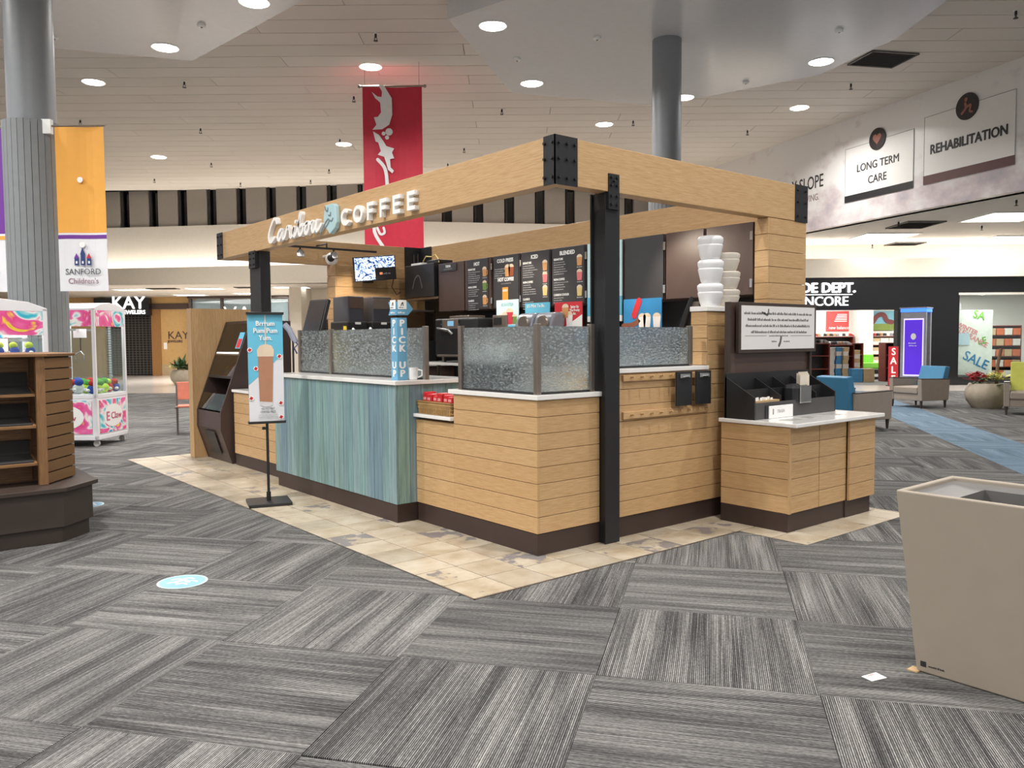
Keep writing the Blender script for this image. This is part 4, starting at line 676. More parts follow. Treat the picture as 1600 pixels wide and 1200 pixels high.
for o, r in (((PX-h+.006, PY-h-.006, 1.76), X), ((PX-h-.006, PY+h-.006, 1.76), NY)):
    MB().frame(o, r, Z, 0, .083, 0, .075, 0, .003).build('white_card', SIGNW, t); m = MB(); q = Vector(o)+Vector(r).cross(Z)*.003; stroke(m, [(.03, .03), (.045, .055), (.05, .03)], .008, q, r, Z, 0, .001); scribble(m, q+Vector(r)*.01+Z*.01, r, Z, .06, .01); m.build('print', TXTD, t); scribble(MB(), Vector(o)-Z*.035, r, Z, .075, .016, .002).build('print', SIGNW, t)
t = thing('mug', 'white mug beside the pick up sign on the teal counter', 'mug', (.02, 1.60, 1.177)); MB().lathe([(.034, 0), (.042, .01), (.045, .1), (.041, .1), (.038, .012)], (.02, 1.60, 1.177), 20, caps=True).build('cup', SIGNW, t, smooth=True); MB().tube([(.055, 1.575, 1.26), (.085, 1.555, 1.25), (.085, 1.555, 1.21), (.055, 1.575, 1.195)], .007, 8).build('handle', SIGNW, t, smooth=True)
# basket with red pouches
t = thing('wicker_basket', 'woven wicker basket holding red pouches on the low white shelf', 'basket', (.1, 1.26, .904)); wk = plain('wicker', (176, 142, 92), .8, var=.2); wk2 = plain('wicker_dark', (140, 106, 64), .8, var=.2)
for k in range(7): 
    z = .908+k*.0155; MB().tube([(.02-.002*k, 1.04-.003*k, z), (.02-.002*k, 1.50+.002*k, z), (.20, 1.50+.002*k, z), (.20, 1.04-.003*k, z), (.02-.002*k, 1.04-.003*k, z)], .0085, 6).build('weave_row', wk if k % 2 else wk2, t)
m = MB()
for k in range(22): m.box(.003, .011, 1.045+k*.0205, 1.052+k*.0205, .905, 1.012)
m.build('stake', wk, t); BX('bottom', wk2, t, .02, .2, 1.04, 1.5, .904, .91)
rp = plain('pouch_red', (196, 40, 46), .35)
for k in range(6):
    y = 1.05+k*.074; q = thing('red_pouch', 'red gift pouch standing in the wicker basket', 'pouch', (.08, y, .912), 0, 'pouches in the basket'); MB().box(.035+.01*(k % 2), .10+.02*(k % 3), y, y+.069, .912, 1.055+.012*(k % 3)).build('pouch', rp, q, bevel=.01); MB().frame((.034+.01*(k % 2), y+.055, 1.015), NY, Z, 0, .04, 0, .022, 0, .001).build('pouch_label', plain('label_pink', (230, 150, 150), .5), q)
t = thing('tableware_stack', 'white plates and cake stand behind the low shelf', 'plates', (.9, 1.9, .93)); MB().lathe([(.06, 0), (.05, .1), (.03, .13), (.17, .17), (.17, .185), (.10, .21), (.02, .24), (.015, .26)], (.9, 1.9, .93), 28).build('cake_dome', SIGNW, t, smooth=True); BX('side_table', WHITE, t, .7, 1.5, 1.7, 2.7, .9, .93)
for a, b in ((.74, 1.75), (1.42, 1.75), (.74, 2.6), (1.42, 2.6)): BX('leg', STEEL, t, a, a+.04, b, b+.04, .01, .9)
# cups behind the corner glass
rk = thing('cup_rack', 'black cup rack standing behind the corner glass guard', 'rack', (.2, .8, 1.123)); BX('tray', BLK2, rk, .09, .30, .50, 1.0, 1.1235, 1.14); BX('front', BLK2, rk, .09, .10, .50, 1.0, 1.14, 1.33)
for k in range(3): BX('divider', BLK2, rk, .10, .29, .50+k*.163, .508+k*.163, 1.14, 1.33)
for k in range(3):
    y = .585+k*.163; t = thing('cup_stack', 'stack of upturned white cups in the black rack, ' + ('rightmost', 'middle', 'leftmost')[k], 'cups', (.2, y, 1.141), 0, 'cup stacks in the rack')
    for j in range(3): MB().lathe([(.055, 0), (.045, .16)], (.2, y, 1.141+j*.07+(.03 if k == 1 else 0)), 18).build('cup', SIGNW, t, smooth=True)
# tubs on the pier cap
TUB = plain('tub_plastic', (226, 226, 228), .3, var=.02); TUB2 = plain('tub_cream', (214, 206, 194), .35, var=.02)
for cx, n, mt, lab in ((2.015, 3, TUB, 'taller stack of frosted white plastic tubs on the oak pier'), (2.25, 3, TUB2, 'shorter stack of cream plastic tubs on the oak pier, beside the taller one')):
    t = thing('tub_stack', lab, 'tubs', (cx, .085, 1.769)); hh = .197 if mt is TUB else .155
    for k in range(n): 
        z = 1.769+k*hh; MB().lathe([(.072, 0), (.080, .012), (.086, .03), (.104, hh*.55), (.104, hh*.60), (.100, hh*.62), (.108, hh*.78), (.108, hh*.90), (.090, hh-.004)], (cx+.004*math.sin(k*2.1), .085, z), 28).build('tub', mt, t, smooth=True)
# clipboards
for x0, lab in ((1.392, 'black menu clipboard hanging on the peg rail, left one'), (1.637, 'black menu clipboard hanging on the peg rail, right one')):
    t = thing('clipboard', lab, 'clipboard', (x0+.095, -.06, .975), 0, 'clipboards on the peg rail'); BX('board', BLK2, t, x0, x0+.19, -.072, -.062, .972, 1.243, bevel=.003); BX('backing', STEEL, t, x0-.004, x0+.186, -.061, -.058, .972, 1.243); c = BX('clip', CHROME, t, x0+.035, x0+.155, -.084, -.073, 1.19, 1.225, bevel=.004); MB().tube([(x0+.06, -.086, 1.20), (x0+.13, -.086, 1.20)], .007, 8).build('clip_roll', CHROME, c)
# condiment stand
cs = thing('condiment_stand', 'oak plank condiment cabinet with white top and trash slots', 'cabinet', (1.9, -.75, 0)); BX('core', 'oak_x', cs, 1.92, 3.15, -.72, -.12, .15, .815); kickbox(cs, 1.90, 2.74, -.735, -.12, .15); kickbox(cs, 2.74, 3.15, -.745, -.12, .15)
planks(cs, (1.9, -.12, 0), NY, Z, .62, .15, .818, 5, 'oak_y'); BX('corner_strip', 'oak_z', cs, 1.898, 1.925, -.752, -.735, .15, .818, bevel=.002)
def doorp(x0, x1, y):
    d = BX('door', 'oak_x', cs, x0, x1, y+.0102, y+.02, .15, .818)
    for k in range(5): MB().frame((x0, y, 0), X, Z, 0, x1-x0, .15+k*.1336+.0025, .15+(k+1)*.1336-.0025, -.01, 0).build('plank', 'oak_x', d, bevel=.0015, seg=1)
doorp(1.93, 2.325, -.745); doorp(2.335, 2.745, -.745); doorp(2.75, 3.17, -.775)
sl = BX('counter_slab', WHITE, cs, 1.885, 3.26, -.815, -.10, .82, .852, bevel=.006)
for x, y in ((2.16, -.60), (2.46, -.58), (2.80, -.57)):
    MB().box(x-.09, x+.09, y-.06, y+.06, .850, .8535).build('trash_slot', plain('slot_grey', (170, 168, 164), .3), sl)
og = thing('condiment_organizer', 'black slanted condiment organizer with tall sign board on the condiment stand', 'organizer', (2.5, -.28, .853)); OX0, OX1 = 1.905, 3.13
prof = [(-.15, .853), (-.43, .853), (-.43, 1.03), (-.15, 1.19)]
for x in (OX0, OX1-.015): MB().prism([(x, a, b) for a, b in prof], (.015, 0, 0)).build('side', BLK2, og)
BX('front_panel', plain('organizer_grey', (70, 68, 68), .5), og, OX0+.015, OX1-.015, -.43, -.418, .853, .985); BX('shelf', BLK2, og, OX0+.015, OX1-.015, -.418, -.17, .93, .942); BX('mid_step', BLK2, og, OX0+.015, OX1-.015, -.30, -.288, .942, 1.085); BX('back', BLK2, og, OX0, OX1, -.165, -.15, .853, 1.215)
for x in (2.30, 2.56, 2.84): MB().prism([(x, -.165, .942), (x, -.41, .942), (x, -.41, 1.03), (x, -.165, 1.17)], (.01, 0, 0)).build('divider', BLK2, og)
for x in (1.935, 3.16): BX('upright', ESPW, og, x, x+.035, -.16, -.12, .853, 1.80, bevel=.003)
BX('backboard', BROWN, og, 1.97, 3.16, -.135, -.125, 1.2, 1.80); bf = BX('board_frame', ESPW, og, 2.03, 3.20, -.195, -.16, 1.378, 1.80, bevel=.004); BX('board_face', plain('board_white', (224, 222, 220), .4, var=.01), bf, 2.055, 3.165, -.199, -.1955, 1.408, 1.772); m = MB()
for i, (a, wd) in enumerate([(.03, 1.04), (.08, .96), (.05, 1.0), (.13, .88)]): scribble(m, (2.06+a, -.1995, 1.70-i*.052), X, Z, wd, .022, .0006, 50+i)
scribble(m, (2.45, -.1995, 1.517), X, Z, .3, .010, .0006, 60); m.frame((2.055, -.1995, 1.52), X, Z, .05, .36, 0, .003, 0, .0006).frame((2.055, -.1995, 1.52), X, Z, .72, 1.06, 0, .003, 0, .0006); stroke(m, [(.26+.03, .27+.04), (.33, .30), (.37, .29), (.385, .335)], .016, (2.055, -.1995, 1.408), X, Z, 0, .0006); stroke(m, [(.545, .03), (.565, .06), (.575, .10)], .026, (2.055, -.1995, 1.408), X, Z, 0, .0006); scribble(m, (2.49, -.1995, 1.468), X, Z, .09, .014, .0006, 61); scribble(m, (2.67, -.1995, 1.468), X, Z, .10, .012, .0006, 62); m.build('print', plain('board_ink', (96, 94, 94), .6, var=0), bf)
t = thing('trash_sign', 'small white TRASH plate leaning on the organizer front', 'sign', (2.18, -.44, .853)); BX('plate', SIGNW, t, 2.09, 2.43, -.446, -.436, .8535, .955, bevel=.002); text('lettering', 'TRASH', (2.20, -.4465, .895), X, Z, .038, TXTG, t, .0006, 0, 'LEFT', .9); BX('slot', TXTG, t, 2.135, 2.15, -.4475, -.446, .885, .93); BX('backing', BLK2, t, 2.05, 2.39, -.436, -.431, .8535, .96)
t = thing('stir_stick_box', 'wooden box of white sugar packets in the organizer', 'box', (2.17, -.36, .943)); BX('tray', KRAFT, t, 1.95, 2.29, -.41, -.31, .943, 1.0, bevel=.003)
for k in range(14): 
    x = 1.955+random.random()*.30; BX('packet', SIGNW, t, x, x+.03, -.395+.004*k, -.392+.004*k, .99, 1.015+random.random()*.01)
t = thing('napkin_holder', 'black and chrome napkin holder stuffed with paper napkins', 'napkin holder', (2.66, -.38, .943)); MB().lathe([(.10, 0), (.10, .012), (.095, .012)], (2.66, -.36, .99), 20, 'y').build('shell', BLK2, t) if False else BX('shell', BLK2, t, 2.48, 2.70, -.44, -.31, .943, 1.115, bevel=.035)
BX('face_plate', CHROME, t, 2.53, 2.70, -.455, -.44, .955, 1.10, bevel=.01); 
for k in range(5): MB().box(2.56+.012*k, 2.70+.012*k, -.43+.015*k, -.425+.015*k, 1.06, 1.19+.012*(k % 3)).build('napkin', plain('napkin', (214, 204, 188), .8), t)
# ------------------------------------------------------------------ chilled display case
t = thing('chilled_display_case', 'dark brown slanted open display case with glass front beside the oak panel', 'display case', (.2, 6.1, 0)); Y0, Y1 = 5.67, 6.53; DB = plain('case_brown', (70, 56, 52), .4)
prof = [(-.01, .0065), (-.145, .43), (-.14, .64), (.265, 1.765), (.78, 1.765), (.78, .0065)]
for y in (Y0, Y1-.03): MB().prism([(a, y, b) for a, b in prof], (0, .03, 0)).build('side_panel', DB, t)
MB().prism([(a, Y0+.03, b) for a, b in [(-.005, .0065), (-.14, .43), (-.135, .64), (-.05, .64), (.05, .60), (.78, .60), (.78, .0065)]], (0, Y1-Y0-.06, 0)).build('lower_body', DB, t); BX('top', DB, t, .265, .78, Y0+.03, Y1-.03, 1.73, 1.765); BX('back', BLK2, t, .76, .78, Y0+.03, Y1-.03, .6, 1.73)
def sl(z): return -.14+(z-.64)*.405/1.125
def slant(name, mat, z0, z1, th, par, ins=0.0, y0=Y0+.035, y1=Y1-.035):
    return MB().prism([(sl(z0)+ins, y0, z0), (sl(z0)+ins+th, y0, z0), (sl(z1)+ins+th, y0, z1), (sl(z1)+ins, y0, z1)], (0, y1-y0, 0)).build(name, mat, par)
slant('glass_front', SMOKE, .66, .86, .008, t, .004); slant('glass_front', SMOKE, 1.08, 1.34, .008, t, .004); slant('glass_front', SMOKE, 1.39, 1.73, .008, t, .004); slant('price_rail', STEEL, 1.335, 1.385, .02, t); slant('rail', BLACK, 1.05, 1.08, .02, t)
for z, d in ((.64, .5), (1.06, .4), (1.34, .4)): BX('shelf', STEEL, t, sl(z)+.03, sl(z)+d, Y0+.04, Y1-.04, z-.01, z)
gr = MB().prism([(-.146, Y0+.22, .40), (-.150, Y0+.22, .40), (-.058, Y0+.22, .11), (-.053, Y0+.22, .11)], (0, .36, 0)).build('grille', BLACK, t)
for k in range(8):
    z = .13+k*.034; x = -.01-(z-.0065)*.135/.4235; MB().box(x-.012, x+.004, Y0+.24, Y0+.56, z, z+.014).build('grille_slat', DB, gr)
slant('light_strip', plain('case_light', (255, 250, 240), emit=1.2, var=0), 1.355, 1.372, .004, t, -.004, Y0+.06, Y1-.06); slant('sticker', SKYB, 1.42, 1.62, .002, t, -.001, Y0+.06, Y0+.22); slant('sticker_print', plain('poster_red', (206, 48, 58)), 1.43, 1.54, .002, t, -.003, Y0+.08, Y0+.2)
for k, y in enumerate((5.78, 5.88, 6.0)):
    q = thing('packet', 'snack packet leaning on the display case shelf, ' + ('nearest', 'middle', 'farthest')[k], 'packet', (.1, y, 1.061), 0, 'packets in the display case'); MB().prism([(.03, y, 1.061), (.05, y, 1.061), (.11, y, 1.20), (.095, y, 1.20)], (0, .08, 0)).build('wrapper', (SIGNW, plain('pouch_red', (196, 40, 46)), plain('card_yellow', (236, 200, 50)))[k], q, bevel=.004); MB().prism([(.045, y+.02, 1.10), (.043, y+.02, 1.10), (.07, y+.02, 1.16), (.072, y+.02, 1.16)], (0, .04, 0)).build('wrapper_label', SKYB, q)
# sign stand in front of the teal counter
SB = Vector((-.655, 3.03, 0)); SRZ = R(-16.5); t = thing('sign_stand', 'black pole sign stand with a tall blue and white drink banner', 'sign stand', SB+Z*.0065, SRZ)
MB().box(-.19, .19, -.18, .18, 0, .03).build('base', BLK2, t, local=True, bevel=.006); MB().cyl((0, .0, .03), .02, .08, 14).build('collar', BLK2, t, local=True); MB().cyl((0, 0, .03), .0125, .72, 12).build('pole', BLK2, t, local=True, smooth=True); MB().cyl((-.045, 0, .70), .014, .03, 10, 'x').build('knob', BLK2, t, local=True)
BW = .165
for z in (.745, 1.742): MB().box(-BW, BW, -.045, .045, z, z+.022).build('clamp_bar', BLK2, t, local=True, bevel=.003)
def curved(name, mat, y0, sgn, z0, z1, x0=-BW+.01, x1=BW-.01, d=0.0):
    n = 10; vs = []; fs = []
    for i in range(n+1):
        x = x0+(x1-x0)*i/n; b = y0+sgn*(.006 if sgn < 0 else .035)*(1-(x/BW)**2)
        for z in (z0, z1):
            for e in (0, .002): vs.append((x, b+sgn*(e+d), z))
    for i in range(n):
        a = i*4; fs += [(a+1, a+5, a+7, a+3), (a, a+2, a+6, a+4), (a, a+4, a+5, a+1), (a+2, a+3, a+7, a+6)]
    fs += [(0, 1, 3, 2), (n*4, n*4+2, n*4+3, n*4+1)]
    return MB().add(vs, fs).build(name, mat, t, local=True)
curved('banner_back', TXTG, .01, 1, .767, 1.742); bn = curved('banner_front', plain('banner_pale', (226, 226, 230), .5, var=.01), -.01, -1, .767, 1.742)
def bpt(x, z, d=.004): return Vector((x, -.01-.006*(1-(x/BW)**2)-.002-d, z))
def bprint(name, mat, P, d=.001, par=bn): 
    return MB().prism([bpt(x, z, d) for x, z in P], (0, -.0008, 0)).build(name, mat, par, local=True)
for i in range(8):
    xa, xb = -.155+i*.3875/10*1.0, -.155+(i+1)*.03875
    bprint('blue_ground', SKYB, [(xa, 1.10+.035*i*1.0), (xb, 1.10+.035*(i+1)), (xb, 1.74), (xa, 1.74)], .001)
bprint('drink', plain('latte', (178, 128, 100), .5), [(-.062, .95), (.05, .94), (.065, 1.36), (-.07, 1.36)], .004); bprint('glass_base', plain('glass_print', (214, 210, 212), .4), [(-.06, .915), (-.02, .90), (.02, .90), (.05, .915), (.052, .95), (-.063, .95)], .0035); bprint('drink_foam', plain('foam_cream', (226, 206, 180)), [(-.075, 1.36), (.07, 1.36), (.072, 1.42), (.05, 1.46), (.0, 1.475), (-.05, 1.46), (-.078, 1.42)], .004); bprint('pour_stream', plain('foam_cream', (226, 206, 180)), [(-.006, 1.46), (.004, 1.46), (.004, 1.74), (-.006, 1.74)], .004)
for x, z in ((-.14, 1.42), (.12, 1.36), (-.09, 1.25), (-.135, .98), (.125, .93), (.125, .80)):
    bprint('mint_candy', SIGNW, [(x+.022*math.cos(a*.5236), z+.022*math.sin(a*.5236)) for a in range(12)], .005); bprint('mint_stripe', plain('pouch_red', (196, 40, 46)), [(x-.018, z-.006), (x+.004, z-.018), (x+.018, z+.006), (x-.004, z+.018)], .0055)
Rw, Uw = Vector((1, 0, 0)), Z
def btxt(body, x, z, size, mat, sx=1, off=0.0):
    q = text('banner_lettering', body, (x, bpt(0, 0, .006).y, z), X, Z, size, mat, None, .0006, off, 'CENTER', sx); q.parent = bn
for s, z in (('Brrrum', 1.64), ('Pum Pum', 1.575), ('Yum.', 1.51)): btxt(s, 0, z, .062, SIGNW, .9, .002)
btxt('HO HO MINT', .01, .875, .024, TXTD, .8); btxt('CRAFTED PRESS', .01, .845, .024, TXTD, .8); btxt('Cold Press, Milk, White Chocolate', .01, .82, .015, TXTG, .8); btxt('Topped with Whipped Milk, On Ice', .01, .797, .015, TXTG, .8)
# ------------------------------------------------------------------ waste bin at the right edge
t = thing('waste_bin', 'large taupe tapered waste bin cut off by the right edge of the picture', 'bin', (.24, -3.0, 0)); b0, b1 = (.03, .46, -3.46, -2.556), (-.045, .53, -3.54, -2.483); zt = .822; w2 = .028
def ringv(b, z, i=0): return [(b[0]+i, b[2]+i, z), (b[1]-i, b[2]+i, z), (b[1]-i, b[3]-i, z), (b[0]+i, b[3]-i, z)]
V = ringv(b0, .001)+ringv(b1, zt)+ringv(b1, zt, w2)+ringv(b1, zt-.02, w2); F = [(3, 2, 1, 0)]+[(i, (i+1) % 4, 4+(i+1) % 4, 4+i) for i in range(4)]+[(4+i, 4+(i+1) % 4, 8+(i+1) % 4, 8+i) for i in range(4)]+[(8+i, 8+(i+1) % 4, 12+(i+1) % 4, 12+i) for i in range(4)]
MB().add(V, F).build('shell', TAUPE, t, bevel=.008, seg=3)
lo_, hi_ = (b1[0]+w2, b1[1]-w2, b1[2]+w2, b1[3]-w2), (.13, .41, -3.36, -2.68); LG = plain('lid_grey', (112, 110, 108), .35)
V = ringv(lo_, zt-.018)+ringv(hi_, zt-.03); MB().add(V, [(i, (i+1) % 4, 4+(i+1) % 4, 4+i) for i in range(4)]).add(ringv(hi_, zt-.03)+ringv(hi_, zt-.12), [(i, (i+1) % 4, 4+(i+1) % 4, 4+i) for i in range(4)]).build('lid', LG, t); MB().add(ringv(hi_, zt-.3, -.05), [(0, 1, 2, 3)]).build('liner', plain('bin_bag', (14, 14, 14), .5), t)
fx = lambda z: b0[0]+(b1[0]-b0[0])*z/zt
MB().add([(fx(.03)-.001, -2.575, .03), (fx(.03)-.001, -2.60, .03), (fx(.055)-.001, -2.60, .055), (fx(.055)-.001, -2.575, .055)], [(0, 1, 2, 3)]).build('maker_mark', TXTD, t); scribble(MB(), (fx(.035)-.001, -2.61, .035), NY, Z, .08, .008, .0006, 9).build('maker_print', TXTD, t)
BX('leveling_foot', KRAFT, t, .005, .06, -2.57, -2.525, .0005, .006)
t = tag(MB().prism([(-.22, -2.43, .001), (-.13, -2.45, .001), (-.15, -2.51, .001), (-.235, -2.485, .001)], (0, 0, .0015)).build('paper_scrap', SIGNW), 'small white printed paper scrap lying on the carpet near the bin', 'paper')
scribble(MB(), (-.20, -2.45, .003), Vector((.97, -.2, 0)).normalized(), Vector((.2, .97, 0)).normalized(), .05, .01, .0004, 3).build('print', plain('label_pink', (230, 150, 150)), t)
for x, y, lab in ((-2.06, 1.03, 'round pale blue floor sticker on the carpet at the lower left'), (-1.96, 4.12, 'round pale blue floor sticker half hidden by the display shelf')):
    t = thing('floor_sticker', lab, 'sticker', (x, y, .0005)); MB().cyl((x, y, .0006), .15, .001, 36).build('disc', plain('sticker_rim', (176, 202, 214), .5), t); MB().cyl((x, y, .0014), .135, .0006, 36).build('blue_field', plain('sticker_blue', (120, 168, 196), .5), t); m = MB()
    for k in range(5): a = k*1.25; stroke(m, [(.06*math.cos(a)-.03, .06*math.sin(a)), (.06*math.cos(a), .06*math.sin(a)+.02), (.06*math.cos(a)+.03, .06*math.sin(a))], .016, (x, y, .0018), RT, HF, 0, .0006)
    stroke(m, [(-.04, -.01), (0, .03), (.04, -.01)], .025, (x, y, .0018), RT, HF, 0, .0006); m.build('print', SIGNW, t)
# ------------------------------------------------------------------ display shelf at the left edge
t = thing('display_shelf', 'oak slatwall display shelf on a dark chamfered base at the left edge', 'shelf', (-3.0, 3.4, 0)); BD = plain('base_dark', (66, 56, 50), .5); x1, y0 = -2.16, 2.65; x0, y1 = -3.9, 4.4; c = .25
def oct_(i, c=c): return [(x0+i, y0+i), (x1-c-i*.4, y0+i), (x1-i, y0+c+i*.4), (x1-i, y1-i), (x0+i, y1-i)]
MB().prism([(a, b, .001) for a, b in oct_(.03)], (0, 0, .12)).build('kick', BD, t); MB().prism([(a, b, .12) for a, b in oct_(0)], (0, 0, .27)).build('base', BD, t, bevel=.004); MB().prism([(a, b, .39) for a, b in oct_(-.04)], (0, 0, .032)).build('ledge', ESPW, t, bevel=.004)
SH = 'shelf_oak'; BX('back_panel', SH, t, -3.86, -2.5, 3.10, 3.13, .425, 1.40)
BX('corner_post', 'oak_z', t, -2.60, -2.545, 2.86, 3.13, .425, 1.40) if False else BX('corner_post', wood('shelf_oak_z', 'z', (150, 112, 72), (118, 84, 52), .5), t, -2.535, -2.475, 2.83, 2.90, .425, 1.40)
for k in range(6): BX('slat', SH, t, -3.86, -2.54, 3.085, 3.10, .435+k*.16, .435+k*.16+.148, bevel=.002)
d = Vector((.60, .80, 0)).normalized(); o = Vector((-2.475, 2.84, 0))
for k in range(11): MB().frame(o, d, Z, 0, .42, .43+k*.088, .43+k*.088+.078, -.02, 0).build('end_slat', SH, t, bevel=.002)
MB().frame(o, d, Z, .005, .415, .425, 1.40, -.04, -.02).build('end_panel', plain('slat_groove', (88, 64, 42), .6), t); BX('side_panel', SH, t, -2.29, -2.27, 3.17, 4.2, .425, 1.40)
MB().prism([(-3.9, 2.80, 1.40), (-2.46, 2.80, 1.40), (-2.20, 3.15, 1.40), (-2.20, 4.25, 1.40), (-3.9, 4.25, 1.40)], (0, 0, .022)).build('top', SH, t, bevel=.003)
for z in (.575, .86, 1.10):
    MB().prism([(-3.86, 2.86, z), (-3.86, 3.085, z+.05), (-3.86, 3.085, z+.068), (-3.86, 2.86, z+.018)], (1.32, 0, 0)).build('shelf_board', SH, t); MB().prism([(-3.84, 2.875, z+.02), (-3.84, 3.075, z+.066), (-3.84, 3.075, z+.18), (-3.84, 3.06, z+.18), (-3.84, 3.05, z+.075), (-3.84, 2.875, z+.03)], (1.28, 0, 0)).build('black_tray', plain('tray_black', (42, 40, 40), .8), t)
# ------------------------------------------------------------------ claw machines
PLUSH = [plain('plush_red', (190, 40, 44), .9), plain('plush_green', (90, 170, 70), .9), plain('plush_blue', (50, 80, 170), .9), plain('plush_lime', (190, 220, 70), .9), plain('plush_white', (225, 222, 216), .9)]
MW = plain('machine_white', (232, 232, 236), .35, var=.01)
def claw(lab, loc, rz, W=.86, D=.9, H=2.0):
    t = thing('claw_machine', lab, 'claw machine', loc, rz); p = .045
    for x in (0, W-p):
        for y in (0, D-p): MB().box(x, x+p, y, y+p, .10, H).build('corner_post', MW, t, local=True, bevel=.006)
    MB().box(0, W, 0, D, .10, .16).build('base_frame', MW, t, local=True, bevel=.006); MB().box(p, W-p, .004, D-.004, .16, .70).box(.004, W-.004, p, D-p, .16, .70).build('lower_body', MW, t, local=True); MB().box(0, W, 0, D, .70, .76).build('playfield', MW, t, local=True, bevel=.005)
    for (a, b, nm) in ((p+.03, W-p-.03, 'front'),): MB().box(a, b, -.004, .004, .19, .67).build('print_panel', SWIRL, t, local=True)
    MB().box(-.004, .004, p+.03, D-p-.03, .19, .67).build('print_panel', SWIRL, t, local=True)
    el = [(W/2+.26*math.cos(a*.349), .43+.17*math.sin(a*.349)) for a in range(18)]; MB().prism([(a, -.005, b) for a, b in el], (0, -.002, 0)).build('print_oval', SIGNW, t, local=True); MB().prism([(-.005, D/2+(a-W/2), b) for a, b in el], (-.002, 0, 0)).build('print_oval', SIGNW, t, local=True)
    q = text('logo', 'E', (W/2-.2, -.008, .36), X, Z, .19, plain('logo_pink', (200, 120, 150), .5), None, .001, .006); q.parent = t; q = text('logo', 'Claw', (W/2-.07, -.008, .38), X, Z, .14, plain('logo_rose', (190, 70, 110), .5), None, .001, .002); q.parent = t; q = text('logo', 'E Claw', (-.008, D/2+.2, .38), NY, Z, .12, 'logo_rose', None, .001, .002); q.parent = t
    MB().box(p, W-p, .01, .016, .76, H-.28).build('glass', CLEAR, t, local=True); MB().box(.01, .016, p, D-p, .76, H-.28).build('glass', CLEAR, t, local=True); MB().box(W-.016, W-.01, p, D-p, .76, H-.28).build('glass', CLEAR, t, local=True)
    MB().box(p, W-p, -.002, .012, H-.26, H-.03).build('header', SWIRL, t, local=True); MB().box(-.002, .012, p, D-p, H-.26, H-.03).build('header', SWIRL, t, local=True); 
    arch = [(0, H), (W*.2, H+.06), (W*.5, H+.09), (W*.8, H+.06), (W, H)]; MB().prism([(a, 0, b) for a, b in arch]+[(W, 0, H-.03), (0, 0, H-.03)], (0, D, 0)).build('roof', MW, t, local=True, bevel=.006)
    MB().box(p, W-p, D-.02, D-.014, .76, H-.28).build('glass', CLEAR, t, local=True); MB().box(p, W-p, D-.012, D, H-.28, H-.03).build('header', SWIRL, t, local=True); MB().box(.1, W-.1, .1, D-.1, H-.07, H-.055).build('lamp_panel', plain('machine_lamp', (255, 250, 245), emit=5, var=0), t, local=True)
    MB().box(.05, W-.05, D*.55, D*.58, H-.32, H-.29).build('gantry_rail', CHROME, t, local=True); g = MB().box(W*.6-.06, W*.6+.06, D*.5, D*.65, H-.42, H-.29).build('gantry', SIGNW, t, local=True); MB().cyl((W*.6, D*.57, H-.62), .008, .2, 8).build('claw_cord', BLK2, g, local=True)
    for k in range(3): a = k*2.094; MB().tube([(W*.6, D*.57, H-.62), (W*.6+.09*math.cos(a), D*.57+.09*math.sin(a), H-.68), (W*.6+.06*math.cos(a), D*.57+.06*math.sin(a), H-.78)], .008, 6).build('claw_finger', CHROME, g, local=True)
    for x, y in ((.08, .06), (W-.08, .06), (.08, D-.06), (W-.08, D-.06)): MB().cyl((x-.015, y, .045), .045, .03, 14, 'x').build('caster', plain('caster_grey', (190, 188, 186), .4), t, local=True); 
    M = Matrix.Translation(loc) @ Matrix.Rotation(rz, 4, 'Z'); return M, W, D, H
def plushes(M, spots, lab, grp, bc_=None):
    for k, (x, y, z, c, r) in enumerate(spots):
        p = M @ Vector((x, y, z)); q = thing('plush_toy', lab, 'plush toy', p, k*1.3, grp); MB().ball((0, 0, r*.9), r*.95, r*.8, r*.9, 12, 8).build('body', PLUSH[(c+2) % 5 if bc_ is None else bc_], q, local=True, smooth=True); MB().ball((0, -r*.25, r*2.0), r*.75, r*.7, r*.65, 12, 8).build('head', PLUSH[c], q, local=True, smooth=True)
        for s in (-1, 1): MB().ball((s*r*.9, -r*.5, r*.7), r*.4, r*.4, r*.3, 8, 6).build('paw', PLUSH[4], q, local=True, smooth=True)
M, W_, D_, H_ = claw('white claw machine with swirl print and coloured plush toys beside the left column', (-.86, 8.63, .001), R(47.8)); rnd = random.Random(4)
sp = [(.12+.155*(k % 5)+rnd.uniform(-.02, .02), .13+.2*(k//5)+rnd.uniform(-.02, .02), .762, (0, 1, 1, 3, 0, 2, 1)[k % 7], rnd.uniform(.072, .088)) for k in range(15)]; plushes(M, sp, 'small round plush toy on the playfield of the taller claw machine', 'plush toys in the right claw machine')
p2 = bg(-5.14, 7.50, .001); M, W_, D_, H_ = claw('white claw machine with yellow toys behind the display shelf at the left edge', p2, ang+R(44), .80, .8, 1.84)
ps_ = MB().box(.06, .74, .04, .5, 1.36, 1.375).build('prize_shelf', MW, [o for o in bpy.data.objects if o.name.startswith('claw_machine')][-1], local=True)
plushes(M, [(.13+.135*k, .13, 1.377, 3, .052) for k in range(5)], 'yellow and blue plush toy in the claw machine behind the display shelf', 'plush toys in the left claw machine', 2)
